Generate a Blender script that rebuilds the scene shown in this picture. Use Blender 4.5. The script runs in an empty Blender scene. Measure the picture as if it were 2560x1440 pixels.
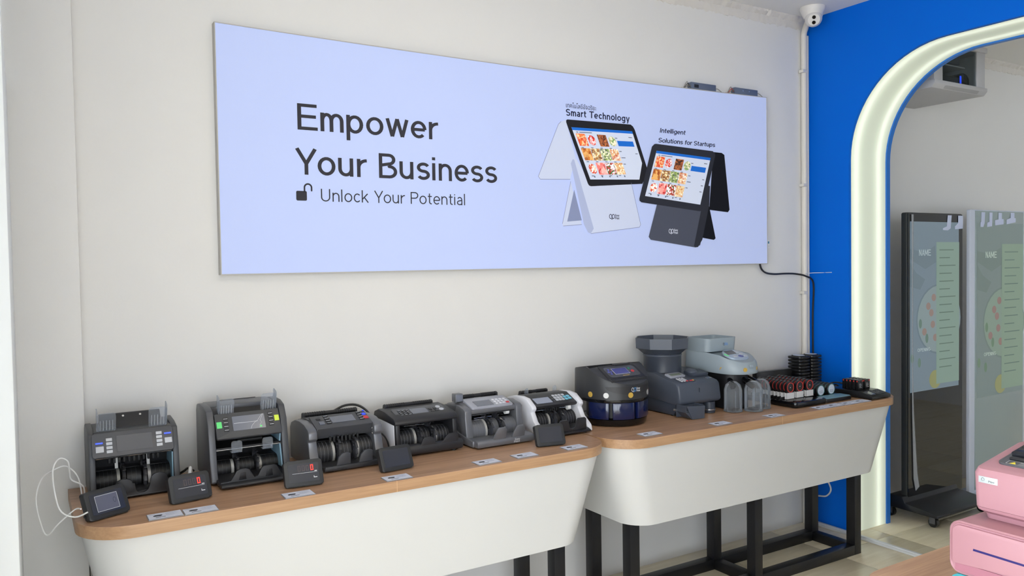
import bpy, bmesh, math, random
from mathutils import Vector, Matrix

S = bpy.context.scene
COL = S.collection
random.seed(7)

# ------------------------------------------------------------------ camera
def _cam():
    yaw, pitch, roll = 0.5492769, -0.0313825, -0.0157395
    cy, sy, cp, sp = math.cos(yaw), math.sin(yaw), math.cos(pitch), math.sin(pitch)
    f = Vector((sy * cp, cy * cp, sp)); r = Vector((cy, -sy, 0)); u = r.cross(f)
    c, s = math.cos(roll), math.sin(roll)
    rr = c * r + s * u; uu = -s * r + c * u
    cam = bpy.data.cameras.new('camera'); o = bpy.data.objects.new('camera', cam); COL.objects.link(o)
    M = Matrix((rr, uu, -f)).transposed().to_4x4(); M.translation = (-3.7966, -2.9945, 1.5)
    o.matrix_world = M
    cam.sensor_width = 36; cam.lens = 2002.545 * 36 / 2560; cam.clip_start = .05
    S.camera = o
_cam()

# ------------------------------------------------------------------ world, light, exposure
W_ = bpy.data.worlds.new('overcast_sky'); S.world = W_; W_.use_nodes = True
_bg = W_.node_tree.nodes['Background']
_bg.inputs[0].default_value = (0.85, 0.92, 1.0, 1); _bg.inputs[1].default_value = 6.4
S.view_settings.view_transform = 'Standard'; S.view_settings.look = 'None'
S.view_settings.exposure = 0.13; S.view_settings.gamma = 1.0; S.view_settings.use_curve_mapping = False

def area_light(name, loc, rot, sx, sy, power, color):
    l = bpy.data.lights.new(name, 'AREA'); l.shape = 'RECTANGLE'; l.size = sx; l.size_y = sy
    l.energy = power; l.color = color
    o = bpy.data.objects.new(name, l); COL.objects.link(o); o.location = loc; o.rotation_euler = rot
    return o

# ------------------------------------------------------------------ materials
def lin(c):
    return tuple(((v / 255) / 12.92 if v / 255 <= .04045 else ((v / 255 + .055) / 1.055) ** 2.4) for v in c) + (1,)
_M = {}
def mat(name, c=(128, 128, 128), rough=.5, metal=0, spec=.5, emit=0, ec=None, var=0.0, scale=40, bump=0.0, bscale=300, coat=0):
    if name in _M: return _M[name]
    m = bpy.data.materials.new(name); m.use_nodes = True; nt = m.node_tree
    b = nt.nodes['Principled BSDF']
    b.inputs['Base Color'].default_value = lin(c); b.inputs['Roughness'].default_value = rough
    b.inputs['Metallic'].default_value = metal; b.inputs['Specular IOR Level'].default_value = spec
    b.inputs['Coat Weight'].default_value = coat
    if emit:
        b.inputs['Emission Color'].default_value = lin(ec or c); b.inputs['Emission Strength'].default_value = emit
    tc = nt.nodes.new('ShaderNodeTexCoord')
    if var:
        n = nt.nodes.new('ShaderNodeTexNoise'); n.inputs['Scale'].default_value = scale
        nt.links.new(tc.outputs['Object'], n.inputs['Vector'])
        mr = nt.nodes.new('ShaderNodeMapRange'); mr.inputs['To Min'].default_value = 1 - var; mr.inputs['To Max'].default_value = 1 + var
        nt.links.new(n.outputs['Fac'], mr.inputs['Value'])
        mx = nt.nodes.new('ShaderNodeVectorMath'); mx.operation = 'SCALE'
        mx.inputs[0].default_value = lin(c)[:3]; nt.links.new(mr.outputs['Result'], mx.inputs['Scale'])
        nt.links.new(mx.outputs['Vector'], b.inputs['Base Color'])
    if bump:
        n2 = nt.nodes.new('ShaderNodeTexNoise'); n2.inputs['Scale'].default_value = bscale; n2.inputs['Detail'].default_value = 4
        nt.links.new(tc.outputs['Object'], n2.inputs['Vector'])
        bp = nt.nodes.new('ShaderNodeBump'); bp.inputs['Strength'].default_value = bump; bp.inputs['Distance'].default_value = .01
        nt.links.new(n2.outputs['Fac'], bp.inputs['Height']); nt.links.new(bp.outputs['Normal'], b.inputs['Normal'])
    _M[name] = m; return m

def clear(name, tint=(225, 230, 235), amount=.22, rough=.06, body=(200, 205, 210), fmax=.75):
    """see-through plastic: transparent layer under a glossy film"""
    if name in _M: return _M[name]
    m = bpy.data.materials.new(name); m.use_nodes = True; nt = m.node_tree
    out = nt.nodes['Material Output']; b = nt.nodes['Principled BSDF']
    b.inputs['Base Color'].default_value = lin(body); b.inputs['Roughness'].default_value = rough
    t = nt.nodes.new('ShaderNodeBsdfTransparent'); t.inputs['Color'].default_value = lin(tint)
    fr = nt.nodes.new('ShaderNodeLayerWeight'); fr.inputs['Blend'].default_value = .25
    mr = nt.nodes.new('ShaderNodeMapRange'); mr.inputs['To Min'].default_value = amount; mr.inputs['To Max'].default_value = fmax
    nt.links.new(fr.outputs['Fresnel'], mr.inputs['Value'])
    mx = nt.nodes.new('ShaderNodeMixShader')
    nt.links.new(mr.outputs['Result'], mx.inputs['Fac']); nt.links.new(t.outputs[0], mx.inputs[1]); nt.links.new(b.outputs[0], mx.inputs[2])
    nt.links.new(mx.outputs[0], out.inputs['Surface'])
    _M[name] = m; return m

def wood(name, c1, c2, rough=.38, axis=0):
    if name in _M: return _M[name]
    m = bpy.data.materials.new(name); m.use_nodes = True; nt = m.node_tree; b = nt.nodes['Principled BSDF']
    tc = nt.nodes.new('ShaderNodeTexCoord'); mp = nt.nodes.new('ShaderNodeMapping')
    sc = [26, 26, 26]; sc[axis] = 1.3; mp.inputs['Scale'].default_value = sc
    nt.links.new(tc.outputs['Object'], mp.inputs['Vector'])
    n = nt.nodes.new('ShaderNodeTexNoise'); n.inputs['Scale'].default_value = 1.6; n.inputs['Detail'].default_value = 6; n.inputs['Distortion'].default_value = .6
    nt.links.new(mp.outputs['Vector'], n.inputs['Vector'])
    n2 = nt.nodes.new('ShaderNodeTexNoise'); n2.inputs['Scale'].default_value = 9; n2.inputs['Detail'].default_value = 5
    nt.links.new(mp.outputs['Vector'], n2.inputs['Vector'])
    ad = nt.nodes.new('ShaderNodeMath'); ad.operation = 'MULTIPLY_ADD'; ad.inputs[1].default_value = .45
    nt.links.new(n2.outputs['Fac'], ad.inputs[0]); nt.links.new(n.outputs['Fac'], ad.inputs[2])
    cr = nt.nodes.new('ShaderNodeValToRGB'); cr.color_ramp.elements[0].position = .5; cr.color_ramp.elements[1].position = .95
    cr.color_ramp.elements[0].color = lin(c1); cr.color_ramp.elements[1].color = lin(c2)
    nt.links.new(ad.outputs[0], cr.inputs['Fac']); nt.links.new(cr.outputs['Color'], b.inputs['Base Color'])
    b.inputs['Roughness'].default_value = rough
    _M[name] = m; return m

# ------------------------------------------------------------------ mesh builder
def arc(cx, cy, rx, ry, a0, a1, n=8):
    return [(cx + rx * math.cos(math.radians(a0 + (a1 - a0) * i / n)), cy + ry * math.sin(math.radians(a0 + (a1 - a0) * i / n))) for i in range(n + 1)]
def rrect(x0, x1, y0, y1, r, n=5):
    r = min(r, (x1 - x0) / 2 - 1e-5, (y1 - y0) / 2 - 1e-5)
    return arc(x1 - r, y0 + r, r, r, -90, 0, n) + arc(x1 - r, y1 - r, r, r, 0, 90, n) + arc(x0 + r, y1 - r, r, r, 90, 180, n) + arc(x0 + r, y0 + r, r, r, 180, 270, n)

class B:
    def __init__(s): s.v = []; s.f = []
    def add(s, bm):
        o = len(s.v); bm.verts.index_update()
        s.v += [v.co.copy() for v in bm.verts]; s.f += [[o + v.index for v in f.verts] for f in bm.faces]
        bm.free(); return s
    def raw(s, vs, fs):
        o = len(s.v); s.v += [Vector(v) for v in vs]; s.f += [[o + i for i in f] for f in fs]; return s
    def _bev(s, bm, bev, seg=2):
        if bev:
            es = [e for e in bm.edges if len(e.link_faces) == 2 and e.calc_face_angle(0) > .5]
            bmesh.ops.bevel(bm, geom=es, offset=bev, segments=seg, profile=.5, affect='EDGES', clamp_overlap=True)
        return s.add(bm)
    def box(s, x0, x1, y0, y1, z0, z1, bev=0, M=None):
        bm = bmesh.new(); bmesh.ops.create_cube(bm, size=1)
        for v in bm.verts: v.co = Vector(((x0 + x1) / 2 + v.co.x * (x1 - x0), (y0 + y1) / 2 + v.co.y * (y1 - y0), (z0 + z1) / 2 + v.co.z * (z1 - z0)))
        if bev:
            bmesh.ops.bevel(bm, geom=bm.edges[:], offset=bev, segments=2, profile=.5, affect='EDGES', clamp_overlap=True)
        if M is not None: bm.transform(M)
        return s.add(bm)
    def prism(s, pts, ax, a0, a1, bev=0, M=None):
        bm = bmesh.new()
        def P(p, a): return {'x': (a, p[0], p[1]), 'y': (p[0], a, p[1]), 'z': (p[0], p[1], a)}[ax]
        v0 = [bm.verts.new(P(p, a0)) for p in pts]; v1 = [bm.verts.new(P(p, a1)) for p in pts]; n = len(pts)
        bm.faces.new(v0[::-1]); bm.faces.new(v1)
        for i in range(n): bm.faces.new([v0[i], v0[(i + 1) % n], v1[(i + 1) % n], v1[i]])
        bmesh.ops.recalc_face_normals(bm, faces=bm.faces[:])
        if M is not None: bm.transform(M)
        return s._bev(bm, bev)
    def loft(s, rings, cap=True, closed=True, M=None):
        bm = bmesh.new(); R = [[bm.verts.new(p) for p in r] for r in rings]; n = len(rings[0])
        for a, b in zip(R, R[1:]):
            for i in range(n if closed else n - 1): bm.faces.new([a[i], a[(i + 1) % n], b[(i + 1) % n], b[i]])
        if cap: bm.faces.new(R[0][::-1]); bm.faces.new(R[-1])
        bmesh.ops.recalc_face_normals(bm, faces=bm.faces[:])
        if M is not None: bm.transform(M)
        return s.add(bm)
    def lathe(s, prof, cx=0, cy=0, n=24, cap=False, M=None):
        return s.loft([[(cx + r * math.cos(2 * math.pi * i / n), cy + r * math.sin(2 * math.pi * i / n), z) for i in range(n)] for r, z in prof], cap=cap, M=M)
    def cyl(s, p0, p1, r, n=12, r1=None, M=None):
        p0, p1 = Vector(p0), Vector(p1); d = (p1 - p0).normalized()
        a = Vector((0, 0, 1)) if abs(d.z) < .9 else Vector((1, 0, 0)); u = d.cross(a).normalized(); w = d.cross(u)
        q = lambda p, rr: [p + (u * math.cos(2 * math.pi * i / n) + w * math.sin(2 * math.pi * i / n)) * rr for i in range(n)]
        return s.loft([q(p0, r), q(p1, r if r1 is None else r1)], M=M)
    def tube(s, path, r, n=8, smooth=3):
        P = [Vector(p) for p in path]
        if smooth and len(P) > 2:
            Q = []
            for i in range(len(P) - 1):
                a = P[max(i - 1, 0)]; b = P[i]; c = P[i + 1]; d = P[min(i + 2, len(P) - 1)]
                for k in range(smooth):
                    t = k / smooth
                    Q.append(.5 * (2 * b + (c - a) * t + (2 * a - 5 * b + 4 * c - d) * t * t + (3 * b - a - 3 * c + d) * t ** 3))
            P = Q + [P[-1]]
        rings = []; up = None
        for i, p in enumerate(P):
            d = (P[min(i + 1, len(P) - 1)] - P[max(i - 1, 0)]).normalized()
            if up is None: up = Vector((0, 0, 1)) if abs(d.z) < .9 else Vector((1, 0, 0))
            u = d.cross(up).normalized(); w = u.cross(d).normalized(); up = w
            rings.append([p + (u * math.cos(2 * math.pi * k / n) + w * math.sin(2 * math.pi * k / n)) * r for k in range(n)])
        return s.loft(rings)
    def poly(s, pts): o = len(s.v); s.v += [Vector(p) for p in pts]; s.f.append(list(range(o, o + len(pts)))); return s
    def build(s, name, m, parent=None, off=(0, 0, 0), angle=38, label=None):
        me = bpy.data.meshes.new(name); of = Vector(off)
        me.from_pydata([tuple(v + of) for v in s.v], [], s.f); me.update()
        me.polygons.foreach_set('use_smooth', [True] * len(me.polygons))
        me.set_sharp_from_angle(angle=math.radians(angle))
        me.materials.append(m)
        o = bpy.data.objects.new(name, me); COL.objects.link(o)
        if parent is not None: o.parent = parent
        if label: o['label'] = label
        return o

def tag(o, label=None, cat=None, group=None, kind=None):
    if label: o['label'] = label
    if cat: o['category'] = cat
    if group: o['group'] = group
    if kind: o['kind'] = kind
    return o
def empty(name, loc, label=None, cat=None, group=None, rz=0):
    o = bpy.data.objects.new(name, None); COL.objects.link(o); o.location = loc; o.rotation_euler = (0, 0, rz)
    o.empty_display_size = .05
    return tag(o, label, cat, group)
def copy_tree(o, parent=None):
    c = o.copy(); COL.objects.link(c); c.parent = parent
    for ch in o.children: copy_tree(ch, c)
    return c
def struct(name, b, m, parent=None, label=None):
    o = b.build(name, m, parent)
    if parent is None: o['kind'] = 'structure'
    if label: o['label'] = label
    return o
def Tm(x=0, y=0, z=0): return Matrix.Translation((x, y, z))
def Rm(a, ax): return Matrix.Rotation(math.radians(a), 4, ax)
def slope_frame(p_bot, p_top, x=0):
    """frame on a sloped face: local x = world x, local y runs up the slope, local z points out of it"""
    a = Vector((0, p_bot[0], p_bot[1])); b = Vector((0, p_top[0], p_top[1])); v = (b - a).normalized(); u = Vector((1, 0, 0)); w = u.cross(v)
    M = Matrix((u, v, w)).transposed().to_4x4(); M.translation = Vector((x, p_bot[0], p_bot[1]))
    return M, (b - a).length

# ------------------------------------------------------------------ stroke lettering (cap height 1)
def glyph(ch, h):
    X = .72
    A = arc
    def n_(x0, x1): return [[(x0, 0), (x0, X)], [(x0, .4)] + A((x0 + x1) / 2, .42, (x1 - x0) / 2, X - h - .42, 180, 0, 12) + [(x1, 0)]]
    def o_(cx, rx): return [A(cx, X / 2, rx - h, X / 2 - h, 0, 360, 22)]
    def s_(x, H):  # s shape of height H, width x
        rx = x / 2 - h; q = (H - 2 * h) / 4
        return [A(x / 2, H - h - q, rx, q, 25, 90, 5)[0:] + A(x / 2, H - h - q, rx, q, 90, 262, 10)[1:] + A(x / 2, h + q, rx, q, 82, -90, 10)[0:] + A(x / 2, h + q, rx, q, -90, -155, 5)[1:]]
    if ch == 'E': return [[(h, 0), (h, 1)], [(h, 1 - h), (.62, 1 - h)], [(h, .52), (.59, .52)], [(h, h), (.64, h)]], .68
    if ch == 'm': return n_(h, .42 - h) + n_(.42 - h, .86 - 2.6 * h)[1:], .86 - 1.6 * h + .04
    if ch == 'n': return n_(h, .52 - h), .58
    if ch == 'h': return [[(h, 0), (h, 1)]] + n_(h, .52 - h)[1:], .58
    if ch == 'p': return [[(h, -.28), (h, X)]] + o_(.29, .28), .62
    if ch == 'b': return [[(h, 0), (h, 1)]] + o_(.29, .28), .62
    if ch == 'g': return o_(.29, .28) + [[(.57 - h, X)] + [(.57 - h, -.02)] + A(.30, -.04, .27 - h, .24 - h, 0, -150, 9)], .63
    if ch == 'o': return o_(.3, .3), .64
    if ch == 'e': return [A(.29, X / 2, .29 - h, X / 2 - h, 0, 315, 20), [(h, X / 2), (.58 - h, X / 2)]], .62
    if ch == 'c': return [A(.28, X / 2, .28 - h, X / 2 - h, 42, 318, 18)], .55
    if ch == 'a': return [[(.48 - h, 0), (.48 - h, .42)] + A(.25, .44, .23 - h, X - h - .44, 0, 150, 9), A(.24, .21, .24 - h, .21 - h, 70, 300, 12), [(.48 - h, .40), (.28, .40)], [(.30, h * .9), (.48 - h, .12)]], .56
    if ch == 'r': return [[(h, 0), (h, X)], [(h, .38)] + A(.34, .38, .34 - h, X - h - .38, 180, 88, 8)], .38
    if ch == 'u': return [[(h, X)] + [(h, .3)] + A(.26, .3, .26 - h, .3 - h, 180, 360, 12) + [(.52 - h, X)], [(.52 - h, 0), (.52 - h, .4)]], .6
    if ch == 'w': return [[(h * .8, X), (.22, 0)], [(.22, 0), (.40, X)], [(.40, X), (.58, 0)], [(.58, 0), (.80 - h * .8, X)]], .84
    if ch == 'y': return [[(h * .8, X), (.28, 0)], [(.56 - h * .8, X), (.22, -.26)]], .58
    if ch == 'i': return [[(h, 0), (h, X)], [(h, .84), (h, .84 + 2 * h)]], 2 * h + .08
    if ch == 'l': return [[(h, 0), (h, 1)]], 2 * h + .08
    if ch == 'I': return [[(h, 0), (h, 1)]], 2 * h + .1
    if ch == 's': return s_(.5, X), .54
    if ch == 'S': return s_(.62, 1), .67
    if ch == 'k': return [[(h, 0), (h, 1)], [(h, .26), (.46, X)], [(.2, .42), (.5, 0)]], .53
    if ch == 't': return [[(.14, .92), (.14, .2)] + A(.14 + .17, .2, .17, .2 - h, 180, 275, 6), [(0, X - h), (.34, X - h)]], .4
    if ch == 'f': return [[(.14, 0), (.14, .8)] + A(.31, .8, .17, .2 - h, 180, 90, 6), [(0, X - h), (.34, X - h)]], .37
    if ch == 'Y': return [[(h, 1), (.36, .42)], [(.72 - h, 1), (.36, .42)], [(.36, .46), (.36, 0)]], .68
    if ch == 'B': return [[(h, 0), (h, 1)], [(h, 1 - h), (.36, 1 - h)] + A(.36, .76, .22 - h * .6, .24 - h, 90, -90, 10)[1:] + [(h, .52)], [(.36, .52)] + A(.38, .27, .26 - h * .6, .27 - h, 90, -90, 10) + [(h, h)]], .7
    if ch == 'P': return [[(h, 0), (h, 1)], [(h, 1 - h), (.36, 1 - h)] + A(.36, .72, .26 - h * .6, .28 - h, 90, -90, 10)[1:] + [(h, .44 + h)]], .66
    if ch == 'U': return [[(h, 1), (h, .34)] + A(.34, .34, .34 - h, .34 - h, 180, 360, 12) + [(.68 - h, 1)]], .78
    if ch == 'T': return [[(.34, 0), (.34, 1)], [(0, 1 - h), (.68, 1 - h)]], .68
    if ch == 'N': return [[(h, 0), (h, 1)], [(h, 1), (.56 - h, 0)], [(.56 - h, 0), (.56 - h, 1)]], .66
    if ch == 'A': return [[(h, 0), (.3, 1)], [(.6 - h, 0), (.3, 1)], [(.15, .3), (.45, .3)]], .66
    if ch == 'M': return [[(h, 0), (h, 1)], [(h, 1), (.36, .2)], [(.36, .2), (.72 - h, 1)], [(.72 - h, 0), (.72 - h, 1)]], .82
    if ch == 'O': return [A(.36, .5, .36 - h, .5 - h, 0, 360, 22)], .8
    if ch == 'G': return [A(.36, .5, .36 - h, .5 - h, 45, 320, 18), [(.64, .12), (.64, .45)], [(.4, .45), (.68, .45)]], .78
    return [], .3
def text_polys(txt, h, track=0.0):
    """-> list of ribbons (left/right point lists) and total width, cap height 1"""
    out = []; x = 0
    for ch in txt:
        st, adv = glyph(ch, h)
        for p in st:
            cl = len(p) > 4 and math.hypot(p[0][0] - p[-1][0], p[0][1] - p[-1][1]) < 1e-6
            L, R = [], []
            for i, a in enumerate(p):
                if cl: q, r = p[(i - 1) % (len(p) - 1)], p[(i + 1) % (len(p) - 1)] if i < len(p) - 1 else p[1]
                else: q, r = p[max(i - 1, 0)], p[min(i + 1, len(p) - 1)]
                d1 = Vector((a[0] - q[0], a[1] - q[1])); d2 = Vector((r[0] - a[0], r[1] - a[1]))
                d1 = d1.normalized() if d1.length > 1e-9 else d2.normalized(); d2 = d2.normalized() if d2.length > 1e-9 else d1
                t = (d1 + d2); t = t.normalized() if t.length > .2 else d1
                k = min(1 / max(t.dot(d1), .5), 1.6); nx, ny = -t.y * h * k, t.x * h * k
                L.append((x + a[0] + nx, a[1] + ny)); R.append((x + a[0] - nx, a[1] - ny))
            out.append((L, R))
        x += adv + track
    return out, x - track
def lettering(txt, weight, M, width=None, height=1.0, slant=0, b=None, track=0.0):
    """flat lettering in the local xy plane of M, fitted to width x cap height"""
    b = b or B(); rib, w = text_polys(txt, weight / 2, track)
    sx = height if width is None else width / w
    for k, (L, R) in enumerate(rib):
        vs = [M @ Vector((p[0] * sx + slant * p[1] * height, p[1] * height, (k % 6) * 6e-5 * min(1, height / .03))) for p in L + R]; n = len(L)
        b.raw(vs, [[n + i, n + i + 1, i + 1, i] for i in range(n - 1)])
    return b
def words(txt, weight, M, width, height, m, parent, off, slant=0, track=0.0, label=None):
    """a line of lettering, one object for each word"""
    full = text_polys(txt, weight / 2, track)[1]; k = width / full; x = 0
    for w in txt.split(' '):
        ww = text_polys(w, weight / 2, track)[1]
        lettering(w, weight, M @ Tm(x * k, 0, 0), ww * k, height, slant, None, track).build('lettering', m, parent, off, label=label)
        x += ww + track + .3 + track
def ring2d(b, M, cx, cy, rx, ry, t, a0=0, a1=360, n=24):
    P = arc(cx, cy, rx, ry, a0, a1, n); Q = arc(cx, cy, rx - t, ry - t, a0, a1, n)
    b.raw([M @ Vector((p[0], p[1], 0)) for p in P + Q], [[i, i + 1, n + 2 + i, n + 1 + i] for i in range(n)])
    return b
def flat(b, M, pts, z=0): b.poly([M @ Vector((p[0], p[1], z)) for p in pts]); return b

def logo(parent, M, H, c_sym, c_txt, off=(0, 0, 0), c_sym2=None):
    """two loops and the two stacked words beside them; M: origin at lower left of the mark"""
    b = B(); t = H * .12
    ring2d(b, M, .36 * H, .56 * H, .34 * H, .44 * H, t, -35, 300)
    b.raw([M @ Vector(p) for p in [(.44 * H, .2 * H, 0), (.52 * H, .26 * H, 0), (.7 * H, .04 * H, 0), (.6 * H, 0, 0)]], [[0, 1, 2, 3]])
    b.build('logo_symbol', c_sym, parent, off)
    b = B(); ring2d(b, M, .98 * H, .56 * H, .34 * H, .44 * H, t, -150, 180)
    b.raw([M @ Vector(p) for p in [(.64 * H, .56 * H, 0), (.64 * H, 0, 0), (.64 * H + t, 0, 0), (.64 * H + t, .56 * H, 0)]], [[0, 1, 2, 3]])
    b.build('logo_symbol', c_sym2 or c_sym, parent, off)
    b = lettering('Easy', .17, M @ Tm(1.4 * H, .58 * H), .95 * H, .4 * H)
    lettering('Print', .17, M @ Tm(1.4 * H, .06 * H), .98 * H, .4 * H, b=b)
    b.build('logo_lettering', c_txt, parent, off)
# ------------------------------------------------------------------ the room
CEIL = 2.834
m_wall = mat('painted_plaster', (226, 224, 221), .75, var=.015, scale=3, bump=.05, bscale=45)
m_ceil = mat('ceiling_paint', (236, 234, 230), .8, var=.015, scale=3)
m_blue = mat('blue_wall_paint', (0, 104, 214), .5, spec=.12, var=.04, scale=2.2)
m_bluetrim = mat('blue_trim_paint', (26, 112, 204), .35)
m_alu = mat('white_aluminium', (232, 236, 238), .4)
m_tilebed = mat('tile_grout', (120, 108, 92), .9)
m_tile = wood('floor_tile_glaze', (226, 213, 184), (242, 231, 206), .3, 0)
m_black = mat('black_plastic', (32, 32, 34), .42)
m_blackgloss = mat('gloss_black_plastic', (14, 14, 16), .12)
m_white = mat('white_plastic', (232, 232, 230), .35)

# floor with its tiles
b = B(); b.box(-8, 5, -9, .15, -.08, -.006); floor = struct('floor', b, m_tilebed)
tb = B(); G = .49; tb.box(.0012, G - .0012, .0012, G - .0012, -.012, 0, .0008)
tile0 = tb.build('tile', m_tile, floor); first = True
for i in range(-6, 4):
    for j in range(-4, 2):
        x, y = .165 + i * G, -.405 + j * G
        if y + G > .12: continue
        o = tile0 if first else tile0.copy()
        if not first: COL.objects.link(o)
        first = False; o.location = (x, y, 0)
b = B()
for i in range(-16, 10):
    for j in range(-17, 2):
        x, y = .165 + i * G, -.405 + j * G
        if (-6 <= i < 4 and -4 <= j < 2 and y + G <= .12): continue
        b.box(x + .0012, x + G - .0012, y + .0012, min(y + G - .0012, .1), -.012, 0)
o = b.build('tile_field', m_tile, floor); o['kind'] = 'stuff'

b = B(); b.box(-8, 5, -9, .15, CEIL, CEIL + .1); struct('ceiling', b, m_ceil)
b = B(); b.box(-3.70, 5, 0, .14, -.02, CEIL + .02); struct('wall_back', b, m_wall)
b = B(); b.box(-3.83, -3.636, -.08, .14, -.02, CEIL + .02, .004); struct('wall_column', b, m_wall)
b = B(); b.box(4.2, 4.3, -9, .14, -.02, CEIL + .02); struct('wall_far', b, m_wall)
b = B(); b.box(-4.3, 4.3, -4.4, -4.3, -.02, .1); b.box(-4.3, 4.3, -4.4, -4.3, 2.65, CEIL + .02); b.box(-2.7, 1.9, -4.4, -4.3, .05, 2.7); b.box(3.4, 4.3, -4.4, -4.3, .05, 2.7)
struct('wall_front', b, m_wall)
b = B(); b.box(-4.05, -3.95, -1.5, -.02, -.02, CEIL + .02); b.box(-4.05, -3.95, -4.4, -1.5, -.02, .1); b.box(-4.05, -3.95, -4.4, -1.5, 2.65, CEIL + .02); struct('wall_left', b, m_wall)
# shop window beside the column, seen as the bright strip on the left
fr = B(); fr.box(-3.905, -3.818, -.9, -.081, 0, 2.085, .004); fr.box(-3.95, -3.835, -.9, -.081, 2.085, 2.15, .004); fr.box(-3.9, -3.829, -.9, -.081, 2.15, CEIL, .004)  # frame carried deep into the room to shade the column
wn = struct('window_1', fr, m_alu)
B().box(-3.95, -3.905, -.2, -.194, 0, 2.085).build('pane', clear('window_glass', (245, 250, 250), .05, .02, (235, 240, 240)), wn)
for k, x in enumerate((-3.6, -3.1)):
    struct('window_%d' % (k + 2), B().box(x - .03, x + .03, -4.38, -4.32, .1, 2.65, .004), m_alu)

for k, y in enumerate((-2.4, -3.3)):
    struct('window_%d' % (k + 4), B().box(-4.03, -3.97, y - .03, y + .03, .1, 2.65, .004), m_alu)
# rough plaster cornice in the corner of wall and ceiling
def cornice(x0, x1, seed):
    rnd = random.Random(seed); n = int((x1 - x0) / .012); rings = []
    for i in range(n + 1):
        x = x0 + (x1 - x0) * i / n; j = lambda a: rnd.uniform(-a, a)
        rings.append([(x, .01, CEIL + .01), (x, -.03 + j(.004), CEIL + .004), (x, -.026 + j(.005), CEIL - .01 + j(.004)), (x, -.008 + j(.002), CEIL - .024 + j(.004)), (x, -.007 + j(.004), CEIL - .045 + j(.006)), (x, -.002 + j(.0016), CEIL - .062 + j(.006)), (x, .01, CEIL - .07)])
    return B().loft(rings)
m_corn = mat('rough_filler', (220, 215, 208), .85)
struct('trim_1', cornice(-3.6, -.0, 3), m_corn); struct('trim_2', cornice(.34, 4.19, 4), m_corn)
# blue partition with the rounded arch
YA, ZA, RA, YB = -.268, 2.555, .53, -3.3
def arch_loop(g=0, n=18):
    """from floor up the far jamb, over the arch and down the near jamb; list of (y,z)"""
    r = RA - g
    return [(YA - g, 0)] + arc(YA - RA, ZA - RA, r, r, 0, 90, n) + arc(YB + RA, ZA - RA, r, r, 90, 180, n) + [(YB + g, 0)]
def arch_panel(x0, x1, g):
    lp = arch_loop(g); Y0, Y1, Zt = 0.0, -9.0, CEIL + .01
    out = []
    for y, z in lp:                                   # matching point on the outer rectangle
        if z <= 0: out.append((Y0 if y > -1.5 else Y1, 0))
        else:
            cx = (YA - RA) if y > (YA + YB) / 2 else (YB + RA)
            dy, dz = y - cx, z - (ZA - RA)
            if abs(dy) > abs(dz): yy = Y0 if dy > 0 else Y1; out.append((yy, (ZA - RA) + (Zt - ZA + RA) * min(1, abs(dz / dy)) if abs(dy) > 1e-6 else Zt))
            else: out.append(((cx + (Y0 - cx) * min(1, dy / max(dz, 1e-6))) if dy > 0 else (cx + (Y1 - cx) * min(1, -dy / max(dz, 1e-6))), Zt))
    b = B(); n = len(lp)
    vs = [(x0, *p) for p in lp] + [(x0, *p) for p in out] + [(x1, *p) for p in lp] + [(x1, *p) for p in out]
    fs = []
    for i in range(n - 1):
        fs += [[i, i + 1, n + i + 1, n + i], [2 * n + i, 3 * n + i, 3 * n + i + 1, 2 * n + i + 1], [i, 2 * n + i, 2 * n + i + 1, i + 1]]
    return b.raw(vs, fs)
wr = struct('wall_right', arch_panel(0, .016, 0), m_blue)
struct('blue_panel', arch_panel(.314, .345, .012), m_bluetrim, wr)
# lit lining of the arch: opal diffuser with two rows of LEDs behind it
ml = bpy.data.materials.new('opal_led_diffuser'); ml.use_nodes = True; nt = ml.node_tree; pb = nt.nodes['Principled BSDF']
pb.inputs['Base Color'].default_value = lin((200, 208, 190)); pb.inputs['Roughness'].default_value = .45
tc = nt.nodes.new('ShaderNodeTexCoord'); sx = nt.nodes.new('ShaderNodeSeparateXYZ'); nt.links.new(tc.outputs['Object'], sx.inputs[0])
def _row(x0, w, amp):
    d = nt.nodes.new('ShaderNodeMath'); d.operation = 'SUBTRACT'; d.inputs[1].default_value = x0; nt.links.new(sx.outputs['X'], d.inputs[0])
    q = nt.nodes.new('ShaderNodeMath'); q.operation = 'DIVIDE'; q.inputs[1].default_value = w; nt.links.new(d.outputs[0], q.inputs[0])
    p = nt.nodes.new('ShaderNodeMath'); p.operation = 'MULTIPLY'; nt.links.new(q.outputs[0], p.inputs[0]); nt.links.new(q.outputs[0], p.inputs[1])
    a = nt.nodes.new('ShaderNodeMath'); a.operation = 'ADD'; a.inputs[1].default_value = 1; nt.links.new(p.outputs[0], a.inputs[0])
    g = nt.nodes.new('ShaderNodeMath'); g.operation = 'DIVIDE'; g.inputs[0].default_value = amp; nt.links.new(a.outputs[0], g.inputs[1])
    return g
r1, r2 = _row(.055, .034, .5), _row(.25, .03, .5)
sm = nt.nodes.new('ShaderNodeMath'); nt.links.new(r1.outputs[0], sm.inputs[0]); nt.links.new(r2.outputs[0], sm.inputs[1])
s2 = nt.nodes.new('ShaderNodeMath'); s2.inputs[1].default_value = .16; nt.links.new(sm.outputs[0], s2.inputs[0])
pb.inputs['Emission Color'].default_value = lin((243, 250, 230)); nt.links.new(s2.outputs[0], pb.inputs['Emission Strength'])
lp = arch_loop(.004); n = len(lp); b = B()
b.raw([(.012, *p) for p in lp] + [(.318, *p) for p in lp], [[i, i + 1, n + i + 1, n + i] for i in range(n - 1)])
struct('light_lining', b, ml, wr, 'glowing white LED lining of the arch')
# aluminium floor track in line with the partition
b = B(); b.box(-.035, .0, -3.5, -.0, 0, .012, .002); b.box(-.026, -.010, -3.5, -.0, .012, .018); struct('trim_3', b, mat('track_aluminium', (226, 228, 230), .4))

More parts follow.
